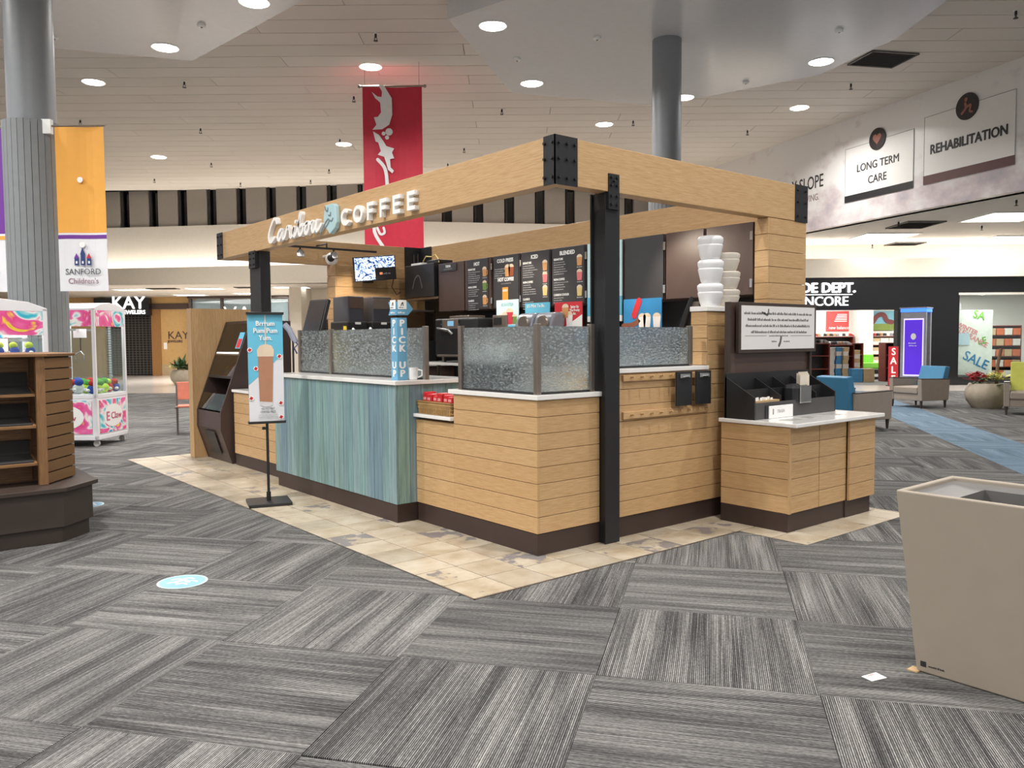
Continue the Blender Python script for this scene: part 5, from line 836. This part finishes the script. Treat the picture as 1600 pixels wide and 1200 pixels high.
# ------------------------------------------------------------------ banners
def colbanner(lab, l0, l1, dep, top, strip, ground, letters):
    p = bg(l0, dep); t = thing('hanging_banner', lab, 'banner', p+Z*2.13, ang); W = l1-l0
    def wav(z0, z1, y, mat, name, th=.003):
        n = 8; m = MB(); P = [(W*i/n, y-.012*math.sin(i*.9)) for i in range(n+1)]; m.prism([(a, b, z0) for a, b in P]+[(a, b+th, z0) for a, b in P[::-1]], (0, 0, z1-z0)); return m.build(name, mat, t, local=True)
    wav(.70, 1.96, 0, top, 'upper_cloth'); wav(0, .70, 0, CLOTHW, 'lower_cloth'); wav(.63, .675, -.004, strip, 'stripe'); 
    MB().tube([(-.03 if letters else W+.03, .0, 1.975), (W+.02 if letters else -.02, 0, 1.975)], .012, 8).build('rod', STEEL, t, local=True); MB().box(-.14 if letters else W+.02, -.03 if letters else W+.10, -.03, .03, 1.88, 2.05).build('wall_bracket', SIGNW, t, local=True)
    cx = W*.5
    def T(b, z, s, mt, sx=1): q = text('lettering', b, (cx, -.018, z), X, Z, s, mt, None, .001, .0, 'CENTER', sx); q.parent = t
    T('SANFORD', .20, .10, TXTG if False else plain('ink_slate', (88, 88, 96), .5), .95); T("Children's", .09, .095, plain('ink_rose', (150, 110, 130), .5), .95)
    for i, (hh, mt) in enumerate(((.13, PURPLE), (.20, NAVY), (.13, RED))):
        x = cx-.075+i*.075; MB().box(x-.025, x+.025, -.02, -.016, .31, .31+hh*.65).build('printed_tower', NAVY, t, local=True); MB().prism([(x-.03, -.02, .31+hh*.65), (x+.03, -.02, .31+hh*.65), (x, -.02, .31+hh*1.1)], (0, .003, 0)).build('printed_roof', mt, t, local=True); MB().box(x-.01, x+.01, -.0205, -.0195, .33, .36).build('printed_window', SIGNW, t, local=True)
    for z in (1.33, .555): MB().cyl((cx, -.022, z), .034, .01, 16, 'y').build('vent_flap', SIGNW, t, local=True)
colbanner('orange and white cloth banner hung right of the left column', -5.47, -4.88, 9.95, ORANGE, PURPLE, CLOTHW, True); colbanner('purple and white cloth banner at the left edge, mostly out of view', -6.74, -6.13, 10.0, PURPLE, ORANGE, CLOTHW, False)
t = thing('holiday_banner', 'tall red hanging banner with a silver antler and holly swirl', 'banner', bg(-3.02, 17, 3.0), ang)
n = 10; P = [(1.22*i/n, -.02*math.sin(i*.8)) for i in range(n+1)]; rb = MB().prism([(a, b, 0) for a, b in P]+[(a, b+.004, 0) for a, b in P[::-1]], (0, 0, 3.68)).build('cloth', RED, t, local=True)
MB().tube([(-.06, 0, 3.70), (1.28, 0, 3.70)], .02, 10).build('rod', STEEL, t, local=True)
for x in (.05, 1.16): MB().tube([(x, 0, 3.70), (x, 0, 4.19)], .004, 6).build('wire', STEEL, t, local=True)
for x in (-.06, 1.28): MB().ball((x, 0, 3.70), .035).build('rod_end', STEEL, t, local=True, smooth=True)
def pr(px, py): return ((px-566)/93*1.22, 3.70-(py-139)/252*3.35)      # laid out on the cloth, top left corner first
def cloth_print(pts, name='print'):
    q = [pr(540+a/4, 120+b/4) for a, b in pts]; return MB().prism([(a, -.028, b) for a, b in q], (0, .002, 0)).build(name, SILV, rb, local=True)
cloth_print([(205, 68), (240, 72), (288, 150), (290, 250), (270, 310), (225, 338), (165, 340), (190, 310), (175, 265), (200, 262), (220, 235), (215, 175), (185, 150), (163, 110), (200, 140), (225, 142), (228, 110)], 'antler_print')
cloth_print([(168, 350), (205, 372), (232, 410), (250, 440), (298, 455), (285, 480), (298, 515), (272, 520), (275, 570), (295, 590), (285, 606), (258, 585), (248, 545), (235, 505), (195, 492), (215, 470), (200, 418), (183, 412)], 'holly_print'); m = MB()
for a, b, r in ((268, 354, .075), (234, 364, .04), (255, 388, .042)):
    q = pr(540+a/4, 120+b/4); m.prism([(q[0]+r*math.cos(k*.3927), -.028, q[1]+r*math.sin(k*.3927)) for k in range(16)], (0, .002, 0))
m.build('berry_print', SILV, rb, local=True); m = MB(); stroke(m, [pr(540+a/4, 120+b/4) for a, b in ((195, 522), (240, 580), (252, 690), (250, 800), (165, 940), (225, 1065))], .07, (0, -.026, 0), X, Z, 0, .002); stroke(m, [pr(540+a/4, 120+b/4) for a, b in ((185, 940), (205, 978), (230, 970), (225, 940))], .05, (0, -.026, 0), X, Z, 0, .002); m.build('stem_print', SILV, rb, local=True)
# ------------------------------------------------------------------ seating and planters on the right
def armchair(lab, loc, rz, back, W=.78, D=.78, grp=None, H=.86):
    t = thing('armchair' if W < 1 else 'sofa', lab, 'armchair' if W < 1 else 'sofa', loc, rz, grp); a = .10
    for x in (-W/2, W/2-a): MB().prism([(x, -D/2+.02, .16), (x, D/2, .16), (x, D/2+.03, .60), (x, -D/2, .62)], (a, 0, 0)).build('arm', VINYL, t, local=True, bevel=.012)
    for x in (-W/2, W/2-a): MB().prism([(x, -D/2, .62), (x, D/2+.03, .60), (x, D/2+.03, .615), (x, -D/2, .635)], (a, 0, 0)).build('arm_cap', ESPW, t, local=True)
    MB().box(-W/2+a, W/2-a, -D/2+.03, D/2, .16, .30).build('seat_base', VINYL, t, local=True, bevel=.01); MB().box(-W/2+a+.003, W/2-a-.003, -D/2, D/2-.12, .30, .45).build('seat', VINYL, t, local=True, bevel=.03, seg=3)
    MB().prism([(-W/2+a+.004, D/2-.16, .30), (-W/2+a+.004, D/2, .16), (-W/2+a+.004, D/2+.16, H), (-W/2+a+.004, D/2+.02, H+.02)], (W-2*a-.008, 0, 0)).build('backrest', back, t, local=True, bevel=.02, seg=3)
    for x in (-W/2+.05, W/2-.05):
        for y in (-D/2+.06, D/2-.05): MB().lathe([(.018, 0), (.032, .16)], (x, y, .001), 10).build('leg', ESPW, t, local=True)
    return t
def face(lat, dep): d = RT*lat+HF*dep; return math.atan2(d.y, d.x)+math.pi/2      # turn so that the seat faces that way
armchair('taupe armchair with blue back seen from behind, just right of the condiment stand', bg(5.72, 13.6, .0), face(.9, .45), BLUEV, .84, .80)
armchair('taupe armchair with blue back facing the purple screen, farther one', bg(8.78, 17.6, .0), face(-.93, -.38), BLUEV, .84, .80)
armchair('taupe sofa with lime green back at the right edge', bg(10.35, 15.5, .0), face(-.52, -.85), LIME, 1.7, .82, H=.98)
def planter(lab, c, r, h):
    t = thing('planter', lab, 'planter', c); x, y = c[0], c[1]; MB().lathe([(r*.66, 0), (r*.92, h*.3), (r, h*.55), (r*.94, h*.8), (r*.8, h), (r*.7, h), (r*.7, h*.9)], (x, y, c[2]), 32).build('pot', plain('pot_beige', (176, 164, 146), .7, var=.08), t, smooth=True); MB().cyl((x, y, c[2]+h*.85), r*.72, .02, 24).build('soil', plain('soil', (50, 38, 28), .95), t); return t
def leafblob(t, c, mat, n, size, spread, rnd, name='leaf', tilt=.5):
    for k in range(n):
        a = rnd.uniform(0, 6.283); el = rnd.uniform(-.1, tilt); d = Vector((math.cos(a)*math.cos(el), math.sin(a)*math.cos(el), math.sin(el))); s = Vector((-math.sin(a), math.cos(a), 0)); b = Vector(c)+Vector((rnd.uniform(-1, 1), rnd.uniform(-1, 1), rnd.uniform(-.3, .5)))*spread; L = size*rnd.uniform(.7, 1.2)
        u = d.cross(s)*.006; MB().prism([b, b+d*L*.4+s*L*.22, b+d*L, b+d*L*.4-s*L*.22], u).build(name, mat, t)
RP, YP, GP = plain('poinsettia_red', (176, 32, 48), .7), plain('poinsettia_cream', (226, 220, 130), .7), plain('leaf_green', (60, 92, 50), .7); rnd = random.Random(11)
pc = bg(10.05, 17.25, .0); t = planter('round stone planter with red and cream poinsettias beside the lime sofa', pc, .42, .52)
leafblob(t, pc+Z*.54, GP, 36, .2, .24, rnd); leafblob(t, pc+RT*-.22+Z*.62, RP, 60, .17, .16, rnd, 'red_petal'); leafblob(t, pc+RT*.14-HF*.1+Z*.63, YP, 46, .19, .16, rnd, 'cream_petal'); MB().tube([pc+RT*.2+Z*.5, pc+RT*.22+Z*.9, pc+RT*.28+Z*1.25], .035, 8).build('trunk', plain('bark', (120, 98, 78), .9), t)
pc = bg(-11.75, 29.2, .003); t = planter('round pale planter with leafy plants seen left of the oak panel', pc, .46, .52); leafblob(t, pc+Z*.56, GP, 40, .42, .2, rnd, tilt=1.3); leafblob(t, pc-RT*.3+Z*.58, YP, 30, .16, .14, rnd, 'cream_petal'); leafblob(t, pc+RT*.3+Z*.62, RP, 30, .18, .14, rnd, 'red_petal')
# cafe chair half hidden behind the oak panel
t = thing('cafe_chair', 'coral and grey cafe chair half hidden behind the oak panel', 'chair', bg(-5.30, 13.45, .0), ang+R(20)); CO_ = plain('coral', (206, 120, 96), .5); CG = plain('chair_grey', (98, 90, 88), .5)
MB().box(-.21, .21, -.2, .2, .44, .47).build('seat', CO_, t, local=True, bevel=.012); MB().prism([(-.21, .17, .55), (.21, .17, .55), (.23, .25, .84), (-.23, .25, .84)], (0, .02, .0)).build('backrest', CO_, t, local=True, bevel=.008)
for x in (-.23, .23): MB().prism([(x-.012, .20, 0), (x-.012, .24, 0), (x-.012, .30, .45), (x-.012, .27, .80), (x-.012, .23, .80), (x-.012, .15, .45)], (.024, 0, 0)).build('rear_leg', CG, t, local=True); MB().tube([(x*.9, -.18, 0), (x*.9, -.17, .44)], .014, 8).build('front_leg', CG, t, local=True); MB().box(x-.012, x+.012, -.18, .2, .42, .45).build('rail', CG, t, local=True)
# ------------------------------------------------------------------ digital directory
dc = bg(11.17, 22.75, .003); t = thing('digital_directory', 'tall grey digital directory with glowing purple screen before the shoe store', 'display', dc, ang-R(42)); DG = plain('directory_grey', (150, 150, 156), .4)
MB().box(-.33, .33, 0, .10, 0, 2.2).build('front_slab', DG, t, local=True, bevel=.008); MB().box(-.25, .25, .10, .42, 0, 2.2).build('core', plain('directory_dark', (70, 62, 56), .5), t, local=True); MB().box(-.33, .33, .42, .52, 0, 2.2).build('rear_slab', DG, t, local=True, bevel=.008); MB().box(-.34, .34, -.01, .53, 2.2, 2.3).build('cap', plain('cap_blue', (60, 120, 255), emit=1.6, var=0), t, local=True); MB().box(-.36, .36, -.03, .55, 2.3, 2.33).build('cap_top', DG, t, local=True)
MB().box(-.25, .27, -.006, .0, .42, 2.02).build('screen_border', plain('border_lilac', (200, 190, 255), emit=1.0, var=0), t, local=True); s = MB().box(-.22, .24, -.01, -.006, .46, 1.98).build('screen', plain('screen_purple', (72, 34, 178), emit=.9, var=0), t, local=True)
MB().prism([(.01+.07*math.cos(k*.3927), -.0105, 1.52+.09*math.sin(k*.3927)) for k in range(16)], (0, -.001, 0)).build('screen_icon', SIGNW, s, local=True); scribble(MB(), (-.12, -.0105, 1.32), X, Z, .26, .035, .001, 4).build('screen_print', SIGNW, s, local=True); scribble(MB(), (-.10, -.0105, 1.25), X, Z, .22, .03, .001, 5).build('screen_print', SIGNW, s, local=True)
# ------------------------------------------------------------------ shoe store
SD = 25.4; SBK = plain('store_black', (26, 26, 28), .22, var=.02)
def bbox(mb, l0, l1, d0, d1, z0, z1): return mb.prism([bg(l0, d0, z0), bg(l1, d0, z0), bg(l1, d1, z0), bg(l0, d1, z0)], (0, 0, z1-z0))
struct(bbox(MB(), 6.2, 24, SD-.15, SD, 3.36, 3.93).build('trim_5', BEIGE), 'beige fascia band above the shoe store front'); struct(bbox(MB(), 6.2, 24, SD+1.6, SD+1.7, 3.36, 4.5).build('wall_store_cove', PAINTW), 'white wall lit by the cove above the shoe store'); struct(bbox(MB(), 6.2, 24, SD+.1, SD+.4, 3.80, 3.84).build('trim_6', COVE), 'hidden light strip above the shoe store'); struct(bbox(MB(), 6.2, 24, SD, SD+1.6, 3.36, 3.4).build('trim_7', PAINTW))
sf = thing('store_front', 'black shoe store front with lit white sign letters and a display window', 'storefront', bg(10, SD)); bbox(MB(), 6.2, 24, SD, SD+.25, 2.87, 3.36).build('sign_band', SBK, sf); bbox(MB(), 6.2, 13.89, SD, SD+.25, 2.36, 2.87).build('sign_band', SBK, sf); bbox(MB(), 11.98, 13.89, SD, SD+.25, 0, 2.36).build('black_pier', SBK, sf); bbox(MB(), 13.89, 24, SD, SD+.25, 0, .25).build('window_base', SBK, sf); bbox(MB(), 13.89, 18, SD+.1, SD+.12, .25, 2.87).build('window_pane', CLEAR, sf); bbox(MB(), 6.2, 8.6, SD, SD+.25, 0, 2.36).build('black_pier', SBK, sf); bbox(MB(), 13.86, 18, SD-.01, SD+.02, 2.80, 2.87).build('window_head', PAINTW, sf)
def stx(body, lat, z, size, off, sx): return text('lit_lettering', body, bg(lat, SD-.07, z), RT, Z, size, SIGNGLOW, sf, .03, off, 'RIGHT', sx)
stx('SHOE DEPT.', 10.64, 2.905, .42, .015, .98); stx('ENCORE', 10.42, 2.495, .41, 0, .98); bbox(MB(), 8.6, 10.55, SD-.05, SD-.01, 2.825, 2.85).build('lit_line', SIGNGLOW, sf)
sv_ = struct(bbox(MB(), 7, 22, 34.5, 34.7, 0, 3.3).build('wall_store_back', plain('store_white', (232, 228, 220), .6, var=.01)), 'white back wall inside the shoe store'); struct(bbox(MB(), 7, 22, SD+.3, 34.7, 3.25, 3.3).build('ceiling', plain('store_ceiling', (214, 210, 204), .7)), 'white ceiling inside the shoe store'); struct(bbox(MB(), 7, 22, SD+.3, 34.5, .003, .006).build('floor', plain('store_carpet', (110, 112, 108), .95)), 'grey green carpet inside the shoe store')
for i, (l, d) in enumerate([(11.5, 28), (12.8, 30), (14.6, 30), (15.6, 28), (17.3, 28.5), (17.6, 31), (14.2, 33)]): troffer(l, d, 3.25, .5, .5, 'small bright ceiling light inside the shoe store', 'store ceiling lights')
def wallpic(lab, l0, l1, z0, z1, mat, d=34.49):
    t = thing('wall_poster', lab, 'poster', bg((l0+l1)/2, d, z0)); bbox(MB(), l0, l1, d-.03, d, z0, z1).build('print', mat, t); return t
t = wallpic('red poster with white stripes on the shoe store back wall', 13.25, 14.2, 1.78, 2.62, plain('poster_coral', (206, 76, 74), .5)); text('lettering', 'new balance', bg(13.35, 34.44, 1.86), RT, Z, .20, SIGNW, t, .002, .002, 'LEFT', .85); m = MB()
for k in range(5): stroke(m, [(.35+.03*k, .42+.07*k), (.85, .42+.07*k)], .035, bg(13.25, 34.45, 1.78), RT, Z, 0, .004, False)
m.build('stripes', SIGNW, t)
t = wallpic('green and blue running poster on the shoe store back wall', 15.1, 16.1, 1.80, 2.62, plain('poster_sky', (120, 180, 196), .5)); bbox(MB(), 15.1, 16.1, 34.44, 34.46, 1.80, 2.08).build('print_grass', plain('grass_print', (130, 148, 70), .7), t); m = MB(); stroke(m, [(.1, .35), (.3, .62), (.55, .65), (.7, .40), (.9, .35)], .2, bg(15.1, 34.44, 1.80), RT, Z, 0, .004); m.build('print_shoe', plain('shoe_print', (120, 58, 56), .6), t)
struct(bbox(MB(), 14.28, 14.85, 33.6, 34.5, 0, 3.25).build('wall_store_pier', plain('store_white', (232, 228, 220))), 'white pier inside the shoe store')
MAHO = plain('mahogany', (112, 48, 36), .45)
SHC = [plain('shoe_tan', (170, 130, 90), .6), plain('shoe_black', (44, 42, 44), .6), plain('shoe_grey', (140, 136, 134), .6), plain('shoe_white', (226, 222, 216), .6), plain('shoe_red', (170, 50, 50), .6)]
BXC = [plain('box_white', (224, 218, 206), .6), plain('box_kraft', (196, 170, 130), .7), plain('box_blue', (70, 140, 186), .6), plain('box_yellow', (222, 200, 90), .6), plain('box_orange', (206, 110, 70), .6)]
bxm = {}; rnd = random.Random(5)
def shoebox(p, rz, ci, grp, lab, sz=(.34, .2, .13)):
    o = bpy.data.objects.new('shoe_box', None) if False else None
    if ci not in bxm: bxm[ci] = MB().box(-.5, .5, -.5, .5, 0, .72).box(-.52, .52, -.52, .52, .72, 1).build('shoe_box', BXC[ci], None, local=True); q = bxm[ci]
    else: q = bxm[ci].copy(); COL.objects.link(q)
    q.location = p; q.rotation_euler = (0, 0, rz); q.scale = sz; tag(q, lab, 'box', grp)
sdm = None
def shoe(p, rz, ci, lab, grp, s=1):
    prof = [(-.14, 0), (.14, 0), (.145, .03), (.08, .05), (.0, .09), (-.06, .11), (-.13, .11), (-.145, .04)]
    if ('s', ci) not in bxm: bxm[('s', ci)] = MB().prism([(a, -.045, b) for a, b in prof], (0, .09, 0)).build('shoe', SHC[ci], None, local=True, bevel=.015); q = bxm[('s', ci)]
    else: q = bxm[('s', ci)].copy(); COL.objects.link(q)
    q.location = p; q.rotation_euler = (0, 0, rz); q.scale = (s, s, s); tag(q, lab, 'shoe', grp)
def gondola(lab, l0, l1, d0, d1, h, tiers=3):
    t = thing('shoe_shelf', lab, 'shelf', bg((l0+l1)/2, d0, .006), ang); w0 = l1-l0; D = d1-d0
    for x in (-w0/2, w0/2-.04): MB().box(x, x+.04, 0, D, 0, h).build('end_panel', MAHO, t, local=True)
    for k in range(tiers+1): MB().box(-w0/2+.04, w0/2-.04, 0, D, h*k/tiers if k < tiers else h-.03, (h*k/tiers if k < tiers else h-.03)+.03).build('shelf_board', MAHO, t, local=True)
    MB().box(-w0/2+.04, w0/2-.04, D-.02, D, 0, h).build('back', BLK2, t, local=True); return t
gondola('mahogany shoe shelf end at the left of the store opening, dark inside', 9.6, 10.6, 27.2, 27.7, 1.32); gondola('mahogany shoe shelf end at the right of the store opening', 12.62, 13.2, 27.6, 28.1, 1.32); gondola('mahogany shelf of shoe boxes in the middle of the store, left', 11.0, 12.0, 28.6, 29.1, 1.25); gondola('mahogany shelf of shoe boxes in the middle of the store, right', 12.15, 12.75, 29.6, 30.1, 1.3); gondola('long wall shelf of stacked white shoe boxes at the store back', 14.9, 18.3, 33.9, 34.4, 1.55, 4); gondola('long wall shelf at the store back left of the white pier', 12.2, 14.2, 33.9, 34.4, 1.55, 4)
for k in range(15): shoe(bg(12.3+.13*k, 34.0, 1.57), ang+.5, rnd.randrange(5), 'display shoe on the back wall shelf left of the pier', 'shoes on the back shelves')
for k in range(22): shoe(bg(15.0+.14*k, 34.0, 1.57), ang+.5, rnd.randrange(5), 'display shoe on the back wall shelf right of the pier', 'shoes on the right back shelf')
for k in range(10): shoe(bg(9.65+.1*k, 27.45, 1.33), ang+.6, rnd.randrange(5), 'shoe on top of the dark mahogany shelf', 'shoes on the left store shelf')
for k in range(9): shoe(bg(11.05+.105*k, 28.85, 1.26), ang+.6, rnd.randrange(5), 'shoe on top of the middle mahogany shelf', 'shoes on the middle store shelf')
for r in range(3):
    for k in range(8):
        shoebox(bg(15.15+.36*k, 34.1, .42+.39*r), ang, 0, 'boxes on the back shelf', 'white shoe box on the long back wall shelf', (.33, .22, .14)); shoebox(bg(15.15+.36*k, 34.1, .565+.39*r), ang, 0 if k % 3 else 1, 'boxes on the back shelf', 'shoe box on the long back wall shelf', (.33, .22, .14))
for c in range(4):
    for r in range(8): shoebox(bg(10.78+.24*c+.02*(r % 2), 28.35, .007+.146*r), ang+.05*r, (3, 0, 2, 1)[c] if r % 3 else 0, 'stacked boxes before the middle shelf', 'shoe box in the tall stacks before the middle mahogany shelf', (.2, .3, .145))
for r in range(7): shoebox(bg(12.3, 29.35, .007+.15*r), ang, 0 if r % 2 else 1, 'stack right of the middle', 'white shoe box in the narrow stack right of the middle', (.3, .3, .149))
for c in range(2):
    for r in range(3): shoebox(bg(11.62+.40*c, 27.6, .007+.15*r), ang, 2 if c == 0 else 1, 'low stacks at the aisle', ('blue' if c == 0 else 'kraft')+' shoe box in the low stack at the aisle', (.36, .3, .149))
t = thing('green_bench', 'bright green display bench in the shoe store aisle', 'bench', bg(13.25, 31, .006), ang); GN = plain('bench_green', (120, 190, 60), .5); MB().box(-.6, .6, -.3, .3, .35, .55).build('seat', GN, t, local=True, bevel=.02); MB().box(-.55, .55, -.25, .25, 0, .35).build('base', GN, t, local=True); MB().box(-.6, .6, .25, .35, .55, .85).build('backrest', GN, t, local=True, bevel=.02)
t = thing('foot_gauge', 'small black stool before the green bench', 'stool', bg(12.95, 29.2, .006), ang); MB().box(-.17, .17, -.15, .15, .3, .36).build('top', BLK2, t, local=True, bevel=.01); MB().prism([(-.15, -.13, 0), (.15, -.13, 0), (.15, .13, 0), (-.15, .13, 0)], (0, 0, .3)).build('base', BLK2, t, local=True); MB().box(-.1, .1, -.135, -.13, .1, .2).build('label_plate', SIGNW, t, local=True)
t = thing('sale_sign', 'vertical red SALE sign beside the store opening', 'sign', bg(11.78, SD-.2, .003), ang); MB().box(-.15, .15, 0, .03, .02, 1.22).build('board', plain('sale_red', (190, 36, 48), .5), t, local=True); MB().box(-.17, .17, -.1, .13, 0, .02).build('foot', BLK2, t, local=True)
for i, c in enumerate('SALE'): q = text('lettering', c, (0, -.002, .96-.28*i), X, Z, .3, SIGNW, None, .001, .01, 'CENTER', .95); q.parent = t
# window display
t = thing('window_poster', 'white window poster with WINTER CLEARANCE print and SALE letters', 'poster', bg(14.6, SD+.4, .3)); bbox(MB(), 13.95, 15.2, SD+.45, SD+.46, .3, 2.35).build('sheet', plain('poster_white', (240, 238, 226), .5), t)
for i, (s, l, z, sz, mt, a) in enumerate((('SA', 14.55, 2.12, .36, 'bench_green', -.25), ('LE', 14.75, 1.25, .3, 'bench_green', .2), ('SALE', 14.25, .82, .42, 'box_blue', -.45), ('WINTER', 14.05, 1.86, .2, 'label_pink', -.45), ('CLEARANCE', 13.98, 1.72, .22, 'label_pink', -.5))):
    text('lettering', s, bg(l, SD+.44, z), (RT*math.cos(a)+Z*math.sin(a)), (Z*math.cos(a)-RT*math.sin(a)), sz, mt, t, .002, .008, 'LEFT', .95)
bbox(MB(), 14.0, 14.45, SD+.40, SD+.41, 1.25, 1.62).build('notice', plain('notice_blue', (196, 214, 222), .5), t)
for r in range(4):
    for k in range(5): shoe(bg(13.98+.26*k+.1*(r % 2), SD+.8, .26+.30*r), ang+.4, rnd.randrange(5), 'shoe on the window display steps', 'shoes in the store window', 1.05)
for r in range(4):
    q = thing('window_step', 'glass display step in the store window', 'shelf', bg(14.6, SD+.8, .2+.3*r), ang, 'window display steps'); MB().box(-.7, .7, -.15, .15, .03, .05).build('step_board', plain('step_navy', (44, 56, 80), .4), q, local=True); MB().box(-.69, -.67, -.15, .15, -.25, .03).box(.67, .69, -.15, .15, -.25, .03).build('step_leg', BLK2, q, local=True)
gondola('shelf of red and white shoe boxes seen through the store window', 16.2, 18.4, 29.5, 30, 1.9, 5)
for r in range(5):
    for k in range(7): shoebox(bg(16.4+.3*k, 29.6, .045+.38*r), ang, (4, 0, 4, 1)[(k+r) % 4], 'boxes seen through the window', 'shoe box seen through the store window', (.26, .3, .24))
t = wallpic('pale poster of a red shape seen through the store window', 17.2, 18.6, 2.0, 2.9, plain('poster_grey', (200, 196, 196), .5), 33.9); m = MB(); stroke(m, [(.7, .2), (.75, .6)], .35, bg(17.2, 33.85, 2.0), RT, Z, 0, .004, False); m.build('print_shape', plain('poster_coral', (206, 76, 74)), t)
# ------------------------------------------------------------------ far storefronts on the left
KD = 37.0; MAP = plain('maple_wall', (206, 166, 108), .5, var=.05)
ks = thing('jewellery_store', 'maple jewellery store front with lit white sign and dark roll grille', 'storefront', bg(-16, KD)); bbox(MB(), -30, -18.4, KD, KD+.3, 0, 3.56).build('maple_wall', MAP, ks); bbox(MB(), -15.85, -14.35, KD, KD+.3, .5, 3.0).build('maple_wall', MAP, ks); bbox(MB(), -15.85, -14.35, KD-.02, KD+.3, 0, .5).build('base_panel', plain('base_tan', (190, 168, 132), .4), ks); bbox(MB(), -16.3, -14.35, KD, KD+.3, 3.26, 3.56).build('maple_head', MAP, ks); bbox(MB(), -18.4, -14.35, KD-.05, KD+.3, 3.0, 3.26).build('dark_band', BROWN, ks); bbox(MB(), -16.25, -15.85, KD-.1, KD+.3, 0, 3.0).build('door_frame', wood('maple_dark', 'z', (176, 130, 78), (150, 106, 60)), ks)
bbox(MB(), -18.6, -16.15, KD-.5, KD-.2, 2.72, 3.50).build('sign_box', SBK, ks); text('lit_lettering', 'KAY', bg(-16.3, KD-.53, 3.02), RT, Z, .78, SIGNGLOW, ks, .01, .012, 'RIGHT', 1.0); text('lit_lettering', 'JEWELERS', bg(-16.3, KD-.53, 2.78), RT, Z, .24, SIGNGLOW, ks, .01, .008, 'RIGHT', 1.0); text('lettering', 'KAY', bg(-15.56, KD-.01, 1.66), RT, Z, .50, BROWN, ks, .01, .0, 'LEFT', 1.0); text('lettering', 'JEWELERS', bg(-15.56, KD-.01, 1.50), RT, Z, .155, BROWN, ks, .01, .004, 'LEFT', 1.0)
bbox(MB(), -18.4, -16.25, KD+.6, KD+.62, 0, 3.0).build('dark_interior', plain('store_dark', (52, 46, 44), .6), ks); g = MB()
for k in range(26): bbox(g, -18.4, -16.25, KD+.1, KD+.12, .1+k*.11, .125+k*.11)
for k in range(14): bbox(g, -18.35+k*.16, -18.33+k*.16, KD+.11, KD+.125, .05, 2.95)
g.build('roll_grille', plain('grille_grey', (112, 108, 104), .4, .4), ks); bbox(MB(), -15.75, -15.6, KD-.01, KD, 1.2, 1.5).build('notice', SIGNW, ks)
gs = thing('glass_store', 'dark framed glass store front with big pale letters beyond the oak panel', 'storefront', bg(-12, 36)); bbox(MB(), -14.35, -8.2, 36.6, 36.7, 0, 3.4).build('dim_interior', plain('store_dim', (150, 152, 156), .5), gs)
for l in (-14.3, -12.9, -11.55, -9.9): bbox(MB(), l, l+.1, 36.3, 36.5, 0, 3.56).build('mullion', ESPW, gs)
for i, l in enumerate((-14.2, -12.8, -11.45)): bbox(MB(), l, l+(1.3, 1.25, 1.55)[i], 36.39, 36.40, .1, 3.4).build('window_pane', CLEAR, gs)
bbox(MB(), -14.35, -8.2, 36.3, 36.5, 3.44, 3.56).build('head_rail', ESPW, gs); text('lettering', 'VAN', bg(-12.75, 36.25, 2.42), RT, Z, .95, plain('van_letters', (214, 214, 214), emit=.25, var=0), gs, .01, .0, 'LEFT', 1.05)
t = thing('exit_sign', 'small pinkish red EXIT sign hanging left of the beige pier', 'sign', bg(-9.55, 32.0, 3.05), ang); MB().box(-.16, .16, 0, .05, 0, .26).build('case', SIGNW, t, local=True); q = text('lettering', 'EXIT', (0, -.003, .06), X, Z, .17, plain('exit_red', (226, 80, 80), emit=.8, var=0), None, .001, .004, 'CENTER', .8); q.parent = t; MB().tube([(0, .025, .26), (0, .025, .5)], .01, 6).build('stem', STEEL, t, local=True)
struct(bbox(MB(), -8.3, -7.85, 30.6, 36.7, 0, 3.56).build('wall_pier_left', BEIGE), 'beige pier behind the till'); struct(bbox(MB(), -7.85, 6.5, 32.2, 32.5, 2.40, 3.56).build('wall_bulkhead', BEIGE), 'beige bulkhead above the closed grille'); 
g = MB()
for k in range(24): bbox(g, -7.85, -4.0, 32.3, 32.32, .05+k*.095, .075+k*.095)
for k in range(24): bbox(g, -7.8+k*.16, -7.78+k*.16, 32.29, 32.3, .02, 2.35)
t = thing('roll_grille', 'closed security grille below the beige bulkhead behind the till', 'grille', bg(-6, 32.3)); g.build('mesh', plain('grille_grey', (112, 108, 104)), t); bbox(MB(), -7.85, -4, 32.9, 32.95, 0, 2.35).build('dark_interior', 'store_dark', t); bbox(MB(), -7.85, -4, 32.15, 32.2, 2.2, 2.35).build('head_box', BROWN, t)
struct(bbox(MB(), -3.2, 6.5, 32.3, 32.5, 0, 2.4).build('wall_far', BEIGE), 'beige far wall behind the kiosk')
